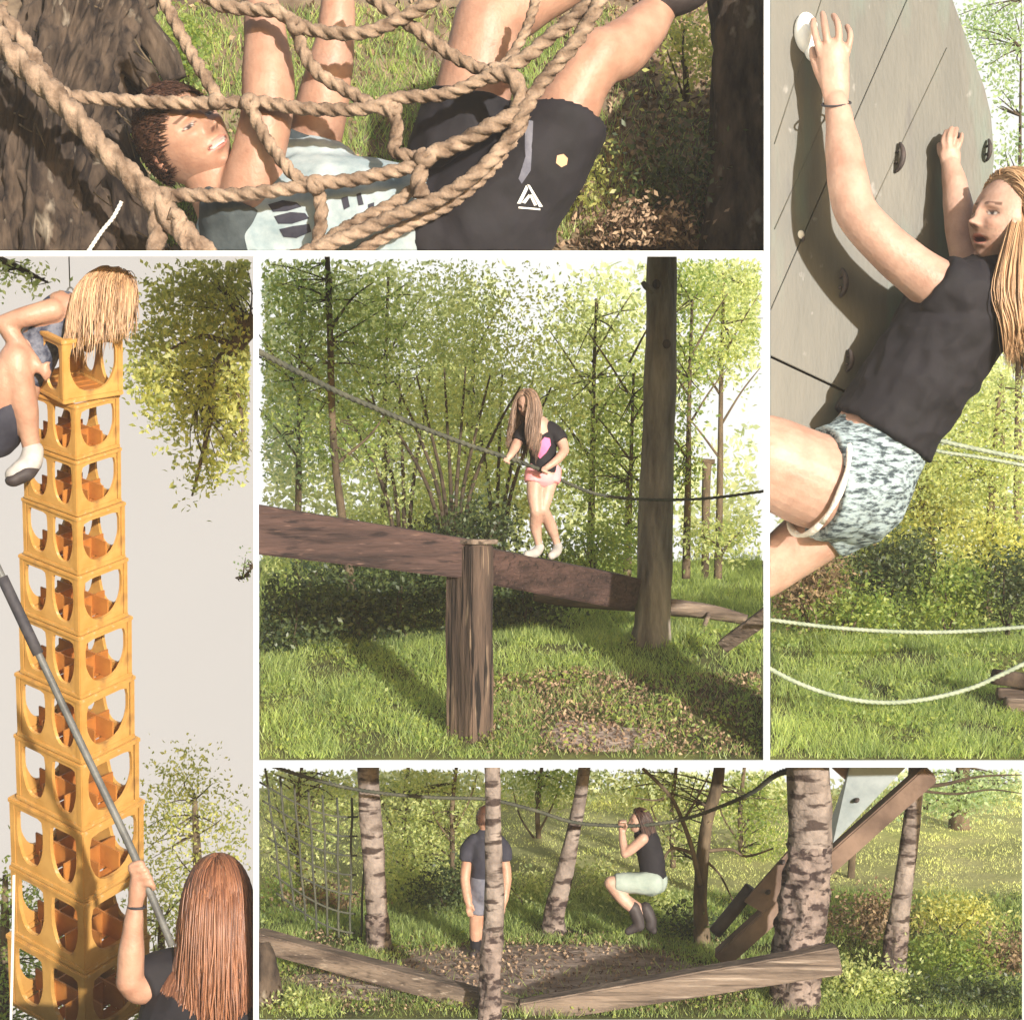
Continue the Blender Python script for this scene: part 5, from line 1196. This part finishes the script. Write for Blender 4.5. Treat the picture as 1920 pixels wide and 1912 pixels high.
# ================================================================== BOTTOM BAY: birches, rope and net
def birch(label, pts, rad, low=.45, branches=(), seed=0., mat='bark_birch', n=22, amp=.11):
    """pale trunk; its lower stretch is rough and dark"""
    d = pts[-1][2]; rt = root('birch_tree', gpt(gE, pts[-1][0], d), label, 'tree', 'birches around the trodden patch')
    w = PP(pts); r = [q * S(p[2]) for q, p in zip(rad, pts)]; p2, r2 = cr(w, r, 12); k = int(len(p2) * (1 - low))
    def rf(th, L, i): return 1 + amp * (noise.noise((math.cos(th) * 2, math.sin(th) * 2, L * 1.6 + seed)) + .7 * noise.noise((math.cos(th) * 6, math.sin(th) * 6, L * 5 + seed)))
    def rf2(th, L, i): return 1.0 + amp * 2.2 * (noise.noise((math.cos(th) * 3, math.sin(th) * 3, L * 3 + seed)) + .8 * noise.noise((math.cos(th) * 8, math.sin(th) * 8, L * 8 + seed))) 
    MB().tube(p2[:k + 1], r2[:k + 1], n=n, rf=rf).build('trunk', mat, rt, clip='E')
    MB().tube(p2[max(k - 1, 0):], r2[max(k - 1, 0):], n=n + 8, rf=rf2).build('trunk_foot', 'bark_birch_low', rt, clip='E')
    for q, r_ in branches: MB().ctube(PP(q), [(r_ + (.8 - r_) * i / (len(q) - 1)) * S(q[0][2]) for i in range(len(q))], 5, n=7).build('branch', 'twig', rt, clip='E')
    return rt
birch('birch with dark scarred bark right of the rope net', [(690, 1400, 2.5), (692, 1500, 2.5), (700, 1600, 2.5), (706, 1700, 2.5), (709, 1760, 2.5), (711, 1800, 2.5)], [20, 20, 20, 20, 22, 30], .35, seed=1.)
birch('slim pale birch in front of the standing boy', [(922, 1400, .09), (924, 1500, .09), (925, 1600, .09), (927, 1700, .09), (920, 1800, .09), (918, 1912, .09)], [14, 14, 16, 19, 19, 22], .3, seed=2.)
birch('leaning birch between the standing boy and the hanging girl', [(1100, 1400, 3.2), (1090, 1480, 3.2), (1075, 1560, 3.2), (1055, 1650, 3.2), (1040, 1710, 3.2), (1037, 1762, 3.2)], [10, 12, 13, 17, 19, 25], .3, seed=3.)
birch('thick black-and-white birch in front of the plank ramp', [(1515, 1400, .55), (1517, 1500, .55), (1517, 1600, .55), (1506, 1700, .55), (1496, 1800, .55), (1490, 1905, .55)], [38, 40, 41, 44, 44, 48], .62, seed=4., n=30)
birch('banded birch standing alone in front of the meadow', [(1718, 1400, 1.5), (1714, 1500, 1.5), (1702, 1600, 1.5), (1688, 1700, 1.5), (1678, 1790, 1.5), (1672, 1838, 1.5)], [13, 15, 17, 19, 22, 28], .32, seed=5.,
      branches=[([(1718, 1475, 1.5), (1770, 1470, 1.5), (1840, 1455, 1.6), (1930, 1452, 1.7)], 5), ([(1712, 1480, 1.5), (1790, 1488, 1.6), (1860, 1480, 1.7), (1930, 1490, 1.7)], 3)])
tree('tree', 'crooked brown tree right of the hanging girl with bare branches', [(1352, 1400, 2.8), (1345, 1470, 2.8), (1328, 1530, 2.8), (1318, 1600, 2.8), (1312, 1690, 2.8), (1316, 1760, 2.8), (1314, 1785, 2.8)], [9, 11, 11, 12, 12, 16, 24], 'E', 'bark_brown', amp=.14,
     branches=[([(1312, 1660, 2.7), (1300, 1600, 2.6), (1280, 1540, 2.6), (1255, 1490, 2.6), (1205, 1440, 2.6)], (5.5, 3)), ([(1300, 1600, 2.6), (1260, 1590, 2.6), (1240, 1620, 2.5)], (4, 1.5)), ([(1325, 1595, 2.8), (1370, 1592, 2.8), (1400, 1605, 2.8), (1450, 1590, 2.8)], (4, 1.5)), ([(1320, 1610, 2.8), (1350, 1640, 2.8), (1375, 1690, 2.8)], (3, 1.2)), ([(1255, 1490, 2.6), (1230, 1500, 2.6), (1190, 1495, 2.6)], (3, 1)), ([(1280, 1540, 2.6), (1310, 1490, 2.6), (1330, 1450, 2.7)], (3, 1))],
     crown=[(1230, 1470, 2.9, 70, 26, .4), (1290, 1500, 3.0, 50, 50, .4), (1390, 1500, 3.0, 45, 35, .4), (1270, 1590, 3.2, 40, 40, .3)], crown_n=620, leafpx=9, leafm='leaf_mid', per=10)
# rope across
b = MB(); rope_tube(b, [(500, 1432, 1.9), (560, 1452, 1.9), (640, 1474, 1.9), (720, 1487, 1.9), (820, 1495, 1.9), (912, 1498, 2.0), (1000, 1518, 2.2), (1070, 1540, 2.4), (1140, 1547, 2.45), (1215, 1546, 2.45), (1290, 1533, 2.4), (1350, 1512, 2.2), (1410, 1485, 1.9), (1450, 1455, 1.6), (1480, 1444, 1.4), (1525, 1438, 1.2)], [3.4] * 12 + [4, 5, 6, 6], n=9)
tag(b.build('rope', 'rope_dark', clip='E'), 'dark rope strung between the birches above the hanging girl', 'rope')
# dark climbing net at the left
net2 = root('climbing_net', P(580, 1700, 3.0), 'dark square-mesh climbing net hanging left of the scarred birch', 'net')
dn = 2.9
def netp(u, v):   # u across 0..1, v down 0..1
    x = 497 + 190 * u + 34 * v * (1 - u) - 10 * u * v; y = 1440 + 18 * u + 250 * v + 42 * math.sin(u * 2.2) * (1 - .3 * v) + 26 * u * v
    return (x, y, dn - .3 * math.sin(u * 3) * .6)
for i in range(8):
    b = MB(); b.ctube(PP([netp(i / 7 + .006 * math.sin(k * 2 + i), k / 7 * (1.05 - .12 * abs(i / 7 - .5))) for k in range(8)]), 2.3 * S(dn), 3, n=6); b.build('rope', 'rope_dark', net2, clip='E')
for k in range(1, 8):
    b = MB(); b.ctube(PP([(lambda q: (q[0], q[1] + 10 * math.sin(i * math.pi), q[2]))(netp(i / 7 - .08, k / 7 * .97)) for i in range(0, 8)]), 2.1 * S(dn), 3, n=6); b.build('rope', 'rope_dark', net2, clip='E')

# timber
beam4((470, 1746, 1.15), (968, 1880, .20), 34, 36, .26, .20, 'wooden_beam', 'log_grey', 'long timber beam sloping down from the left edge to the slim birch', 'E')
beam4((972, 1882, .16), (1572, 1776, .15), 40, 52, .20, .22, 'wooden_beam', 'log_grey', 'long timber beam rising towards the thick birch, its cut end showing', 'E')
rp = root('plank_ramp', gpt(gE, 1380, 2.0), 'inclined plank climbing ramp with pale panel behind the thick birch', 'climbing ramp')
beam4((1732, 1440, 1.0), (1338, 1792, 1.65), 36, 34, .20, .2, 'side_beam', 'board_brown', None, 'E', parent=rp)
b = MB(); b.prism([P(x, y, d) for x, y, d in ((1596, 1430, 1.25), (1706, 1430, 1.1), (1562, 1580, 1.32), (1556, 1545, 1.4))], Vector((.01, .06, 0))); b.build('panel', 'board_sky_sheen', rp, smooth=False, clip='E')
b = MB(); b.prism([P(x, y, d) for x, y, d in ((1478, 1596, 1.45), (1482, 1668, 1.42), (1432, 1712, 1.5), (1395, 1690, 1.55))], Vector((.01, .08, 0))); b.build('panel', 'board_brown', rp, smooth=False, clip='E')
b = MB(); b.prism([P(x, y, d) for x, y, d in ((1560, 1440, 1.35), (1598, 1436, 1.3), (1640, 1492, 1.22), (1628, 1500, 1.25))], Vector((.01, .05, 0))); b.build('brace', 'board_brown', rp, smooth=False, clip='E')
for (x, y) in ((1467, 1616), (1440, 1672), (1660, 1447), (1606, 1500)):
    b = MB(); b.ell(P(x, y, 1.22 if x > 1550 else 1.44), (Vector((.8, 0, .6)), Vector((0, 1, 0)), Vector((-.6, 0, .8))), 7 * K, .05, 4.5 * K, 10); b.build('hold', 'hold_dark', rp, clip='E')
tag(MB().ctube(PP([(1408, 1664, 1.7), (1380, 1700, 1.75), (1340, 1748, 1.8)]), 13 * S(1.7), 4, n=14).build('pipe', 'shoe_dark'), 'black pipe slanting beside the lower ramp planks', 'pipe')
tag(MB().ctube(PP([(1600, 1578, 6.2), (1597, 1620, 6.2), (1594, 1672, 6.2)]), [7 * S(6.2)] * 3, 4, n=8).build('fence_post', 'bark_brown'), 'small dark fence post in the meadow', 'post')
# dark stump at the left edge
rt = root('tree_stump', gpt(gE, 486, .6), 'dark rounded stump at the left edge under the beam', 'stump')
trunk_mb([(486, 1770, .75), (490, 1800, .7), (494, 1850, .65), (492, 1905, .6)], [22, 30, 34, 40], .2, 20, 6).build('stump', 'bark_dark', rt, clip='E')

# --- boy standing behind the slim birch
g = root('person', gpt(gE, 908, 2.35), 'boy in dark t-shirt and grey shorts standing behind the slim birch', 'person')
d = 2.35; b = MB()
limb(b, [(908, 1665, d), (910, 1620, d), (911, 1590, d)], [20, 19, 19]); limb(b, [(911, 1575, d), (911, 1552, d)], [13, 12])
for sx in (-1, 1):
    xx = 911 + sx * 31
    limb(b, [(xx - sx * 6, 1592, d), (xx + sx * 5, 1622, d), (xx + sx * 8, 1650, d - .03)], [10, 10.5, 9.5]); limb(b, [(xx + sx * 8, 1650, d - .03), (xx + sx * 4, 1680, d - .10), (xx, 1698, d - .13)], [9.5, 8.5, 6.5])
    for k in range(4): limb(b, [(xx - 5 + k * 3, 1700, d - .13), (xx - 5 + k * 3 - sx, 1710, d - .15), (xx - 5 + k * 3 - sx * 3, 1717, d - .13)], [2.8, 2.5, 2.0], n=7, sub=2)
    limb(b, [(xx - sx * 6, 1697, d - .15), (xx - sx * 9, 1706, d - .17)], [2.8, 2.2], n=7, sub=2)
    lx = 908 + sx * 12
    limb(b, [(lx, 1668, d), (lx - 2, 1700, d), (lx - 4, 1722, d)], [17, 15, 12]); limb(b, [(lx - 4, 1722, d), (lx - 4, 1748, d + .02), (lx - 4, 1778, d + .03)], [12, 12, 8])
body('body', b, .0125, 'skin', g, head_geo(P(911, 1535, d), (.2, .95, -.1), (0, 0, 1), 50 * S(d), 40, 30), smooth=2)
b = MB(); limb(b, [(909, 1660, d), (910, 1620, d), (911, 1585, d), (911, 1568, d)], [26, 26, 28, 18])
for sx in (-1, 1): limb(b, [(911 + sx * 20, 1580, d), (911 + sx * 32, 1592, d), (911 + sx * 36, 1612, d)], [17, 15, 14], caps=('round', 'flat'))
cloth('t_shirt', b, .014, 'cloth_navy', g, .008, 6)
b = MB(); limb(b, [(909, 1655, d), (909, 1670, d)], [29, 28])
for sx in (-1, 1): limb(b, [(908 + sx * 12, 1668, d), (906 + sx * 12, 1712, d)], [20, 18], caps=('round', 'flat'))
cloth('shorts', b, .014, 'cloth_grey', g, .008, 6)
for sx in (-1, 1):
    b = MB(); limb(b, [(904 + sx * 12, 1752, d + .03), (904 + sx * 12, 1778, d + .03)], [12, 10]); cloth('sock', b, .01, 'cloth_black', g, 0)
    b = MB(); limb(b, [(904 + sx * 12, 1783, d + .06), (902 + sx * 14, 1788, d - .06), (902 + sx * 15, 1790, d - .12)], [10, 9, 7]); cloth('shoe', b, .01, 'shoe_dark', g, 0)
scalp_hair(P(911, 1535, d), (.2, .95, -.1), (0, 0, 1), 50 * S(d), .035, 260, .005, 'hair_brown', g)

# --- girl hanging from the rope
g = root('person', P(1200, 1755, 2.6), 'girl in black top and pale shorts hanging from the rope with knees raised', 'person')
d = 2.55; b = MB()
limb(b, [(1224, 1648, d), (1220, 1610, d), (1210, 1575, d)], [22, 20, 21]); limb(b, [(1206, 1568, d), (1200, 1552, d)], [10, 10])
for dz in (-.18, .16):
    limb(b, [(1206, 1572, d + dz), (1186, 1590, d + dz), (1172, 1600, d + dz)], [10.5, 9.5, 8.5]); limb(b, [(1172, 1600, d + dz), (1168, 1578, d + dz * .6), (1166, 1558, d + dz * .3)], [8.5, 7.5, 6])
    for k in range(4): limb(b, [(1162 + k * 3.4, 1553, d + dz * .3), (1161 + k * 3.4, 1543, d - .09 + dz * .15), (1162 + k * 3.4, 1538, d - .10 + dz * .1), (1163 + k * 3.4, 1541, d - .17 + dz * .1)], [3.2, 3, 2.8, 2.4], n=7, sub=2)
    limb(b, [(1172, 1555, d + dz * .3), (1175, 1548, d - .15)], [3, 2.6], n=7, sub=2)
    limb(b, [(1222, 1655, d + dz * .5), (1180, 1656, d + dz * .6), (1146, 1655, d + dz * .7)], [19, 17, 13.5]); limb(b, [(1146, 1655, d + dz * .7), (1168, 1684, d + dz * .7), (1192 + 16 * (dz > 0), 1708, d + dz * .7)], [13.5, 12.5, 9])
body('body', b, .0125, 'skin_pale', g, head_geo(P(1199, 1540, d), (-.9, -.15, .1), (0, 0, 1), 46 * S(d), 44, 32), smooth=2)
b = MB(); limb(b, [(1226, 1650, d), (1221, 1610, d), (1212, 1576, d), (1207, 1566, d)], [24, 24, 25, 18]); cloth('top', b, .014, 'cloth_black', g, .007, 6)
b = MB(); limb(b, [(1230, 1652, d), (1220, 1656, d)], [23, 23])
for dz in (-.18, .16): limb(b, [(1222, 1655, d + dz * .5), (1180, 1655, d + dz * .6), (1152, 1654, d + dz * .68)], [22, 19.5, 16.5], caps=('round', 'flat'))
cloth('shorts', b, .014, 'cloth_mint', g, .006, 6)
for dz, ox, (tx, ty) in ((-.18, 0, (1178, 1746)), (.16, 22, (1226, 1744))):
    b = MB(); limb(b, [(1188 + ox, 1702, d + dz * .7), (1196 + ox * 1.1, 1722, d + dz * .7), (1198 + ox, 1735, d + dz * .7)], [12, 11.5, 11]); limb(b, [(1198 + ox, 1735, d + dz * .7), (tx, ty, d + dz * .7)], [10, 7]); cloth('boot', b, .011, 'shoe_dark', g, 0)
long_hair(P(1199, 1540, d), (-.9, -.15, .1), (0, 0, 1), 47 * S(d), .30, 500, .004, 'hair_brown', g, grav=(.25, 0, -1), lat=.1)

# --- background of the bottom bay
for i, (x, d, lab, cl, lm, nn) in enumerate((
        (560, 5.4, 'bushy tree behind the dark climbing net', [(540, 1480, 5.4, 80, 60, .5), (600, 1540, 5.4, 90, 70, .5), (530, 1590, 5.4, 60, 60, .5), (640, 1480, 5.6, 50, 50, .4)], 'leaf_spring', 3600),
        (850, 5.0, 'thin forked tree between the scarred birch and the standing boy', [(800, 1480, 5.0, 90, 50, .4), (860, 1530, 5.2, 70, 60, .4), (780, 1560, 5.2, 60, 60, .4)], 'leaf_spring', 3600),
        (760, 6.2, 'bright leafy tree just right of the scarred birch', [(770, 1500, 6.2, 70, 60, .4), (760, 1600, 6.2, 60, 60, .4), (830, 1610, 6.0, 60, 60, .4)], 'leaf_spring', 3400),
        (1010, 8.8, 'dark round tree on the far side of the meadow', [(1030, 1460, 8.8, 90, 46, .4)], 'leaf_mid', 1700),
        (1262, 6.8, 'leafy young tree behind the hanging girl', [(1200, 1475, 6.8, 90, 40, .4), (1275, 1550, 6.8, 45, 60, .4)], 'leaf_spring', 1700),
        (1390, 7.5, 'leafy tree between the crooked tree and the thick birch', [(1400, 1500, 7.5, 70, 50, .4), (1430, 1580, 7.4, 50, 60, .4)], 'leaf_mid', 1900),
        (1800, 9.6, 'broad far tree with a square trunk at the meadow\'s far edge', [(1780, 1455, 9.6, 80, 34, .4), (1860, 1470, 9.6, 60, 34, .4)], 'leaf_cool', 1700))):
    yb_ = 956 + 4.78 / S(d); tk = 18 if i == 6 else 4.5
    tree('tree', lab, [(x + 6, 1436, d), (x - 2, 1520, d), (x, yb_, d)], [tk * .7, tk, tk * 1.2], 'E', 'bark_brown', crown=cl, crown_n=nn, leafpx=8.5, leafm=lm, per=13, spread=.18,
         branches=[([(x, 1560, d), (x + 30, 1500, d), (x + 45, 1450, d)], (2.4, .8)), ([(x - 2, 1580, d), (x - 35, 1530, d), (x - 50, 1470, d)], (2.4, .8))] if i < 6 else ())
sp = [(560, 1480, 11.5, 90, 40, .5), (760, 1480, 11.5, 130, 40, .5), (1000, 1462, 12, 150, 24, .5), (1250, 1465, 12, 130, 26, .5), (1420, 1475, 12, 70, 34, .5), (1640, 1490, 12.4, 120, 18, .4), (1850, 1480, 12.4, 100, 26, .4)]
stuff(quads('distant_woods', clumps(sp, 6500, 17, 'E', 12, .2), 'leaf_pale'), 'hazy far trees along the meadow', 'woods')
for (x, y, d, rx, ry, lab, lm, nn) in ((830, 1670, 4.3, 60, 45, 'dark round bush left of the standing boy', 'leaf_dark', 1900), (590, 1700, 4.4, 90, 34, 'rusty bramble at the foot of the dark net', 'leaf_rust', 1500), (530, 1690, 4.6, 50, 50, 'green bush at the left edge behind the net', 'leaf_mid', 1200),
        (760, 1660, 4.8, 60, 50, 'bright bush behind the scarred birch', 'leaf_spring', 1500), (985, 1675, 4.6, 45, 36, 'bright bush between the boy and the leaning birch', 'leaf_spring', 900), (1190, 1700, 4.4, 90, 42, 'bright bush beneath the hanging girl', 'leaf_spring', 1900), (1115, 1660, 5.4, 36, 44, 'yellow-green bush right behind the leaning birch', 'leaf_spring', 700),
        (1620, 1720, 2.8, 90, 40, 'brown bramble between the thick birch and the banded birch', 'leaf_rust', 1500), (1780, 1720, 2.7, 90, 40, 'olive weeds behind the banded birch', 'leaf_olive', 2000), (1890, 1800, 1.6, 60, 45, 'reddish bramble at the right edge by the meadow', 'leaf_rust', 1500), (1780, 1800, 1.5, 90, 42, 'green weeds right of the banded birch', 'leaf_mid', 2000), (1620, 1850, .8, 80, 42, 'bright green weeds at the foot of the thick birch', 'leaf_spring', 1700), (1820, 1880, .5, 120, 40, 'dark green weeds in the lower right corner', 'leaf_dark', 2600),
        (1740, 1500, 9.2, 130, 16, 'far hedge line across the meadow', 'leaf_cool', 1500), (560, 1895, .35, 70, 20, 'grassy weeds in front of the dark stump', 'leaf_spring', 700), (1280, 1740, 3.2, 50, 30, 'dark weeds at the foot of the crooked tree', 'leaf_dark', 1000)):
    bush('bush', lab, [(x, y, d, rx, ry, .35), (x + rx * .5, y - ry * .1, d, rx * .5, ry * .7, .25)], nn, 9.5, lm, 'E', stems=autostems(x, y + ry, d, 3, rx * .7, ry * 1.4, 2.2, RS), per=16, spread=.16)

# ------------------------------------------------------------------ air: thin even haze round camera and scene (sky backdrops outside)
b = MB(); b.box(-16, 16, -17.5, 13.3, -13, 8.6)
hz = b.build('haze', None, smooth=False); hz['kind'] = 'stuff'; hz['label'] = 'thin warm haze in the air of the whole place'
m = bpy.data.materials.new('haze'); m.use_nodes = True; N = m.node_tree.nodes; N.remove(N['Principled BSDF'])
v = N.new('ShaderNodeVolumePrincipled'); v.inputs['Color'].default_value = (1.0, .93, .86, 1); v.inputs['Density'].default_value = .0016
m.node_tree.links.new(v.outputs[0], N['Material Output'].inputs['Volume']); hz.data.materials.append(m)
SC.cycles.volume_bounces = 0
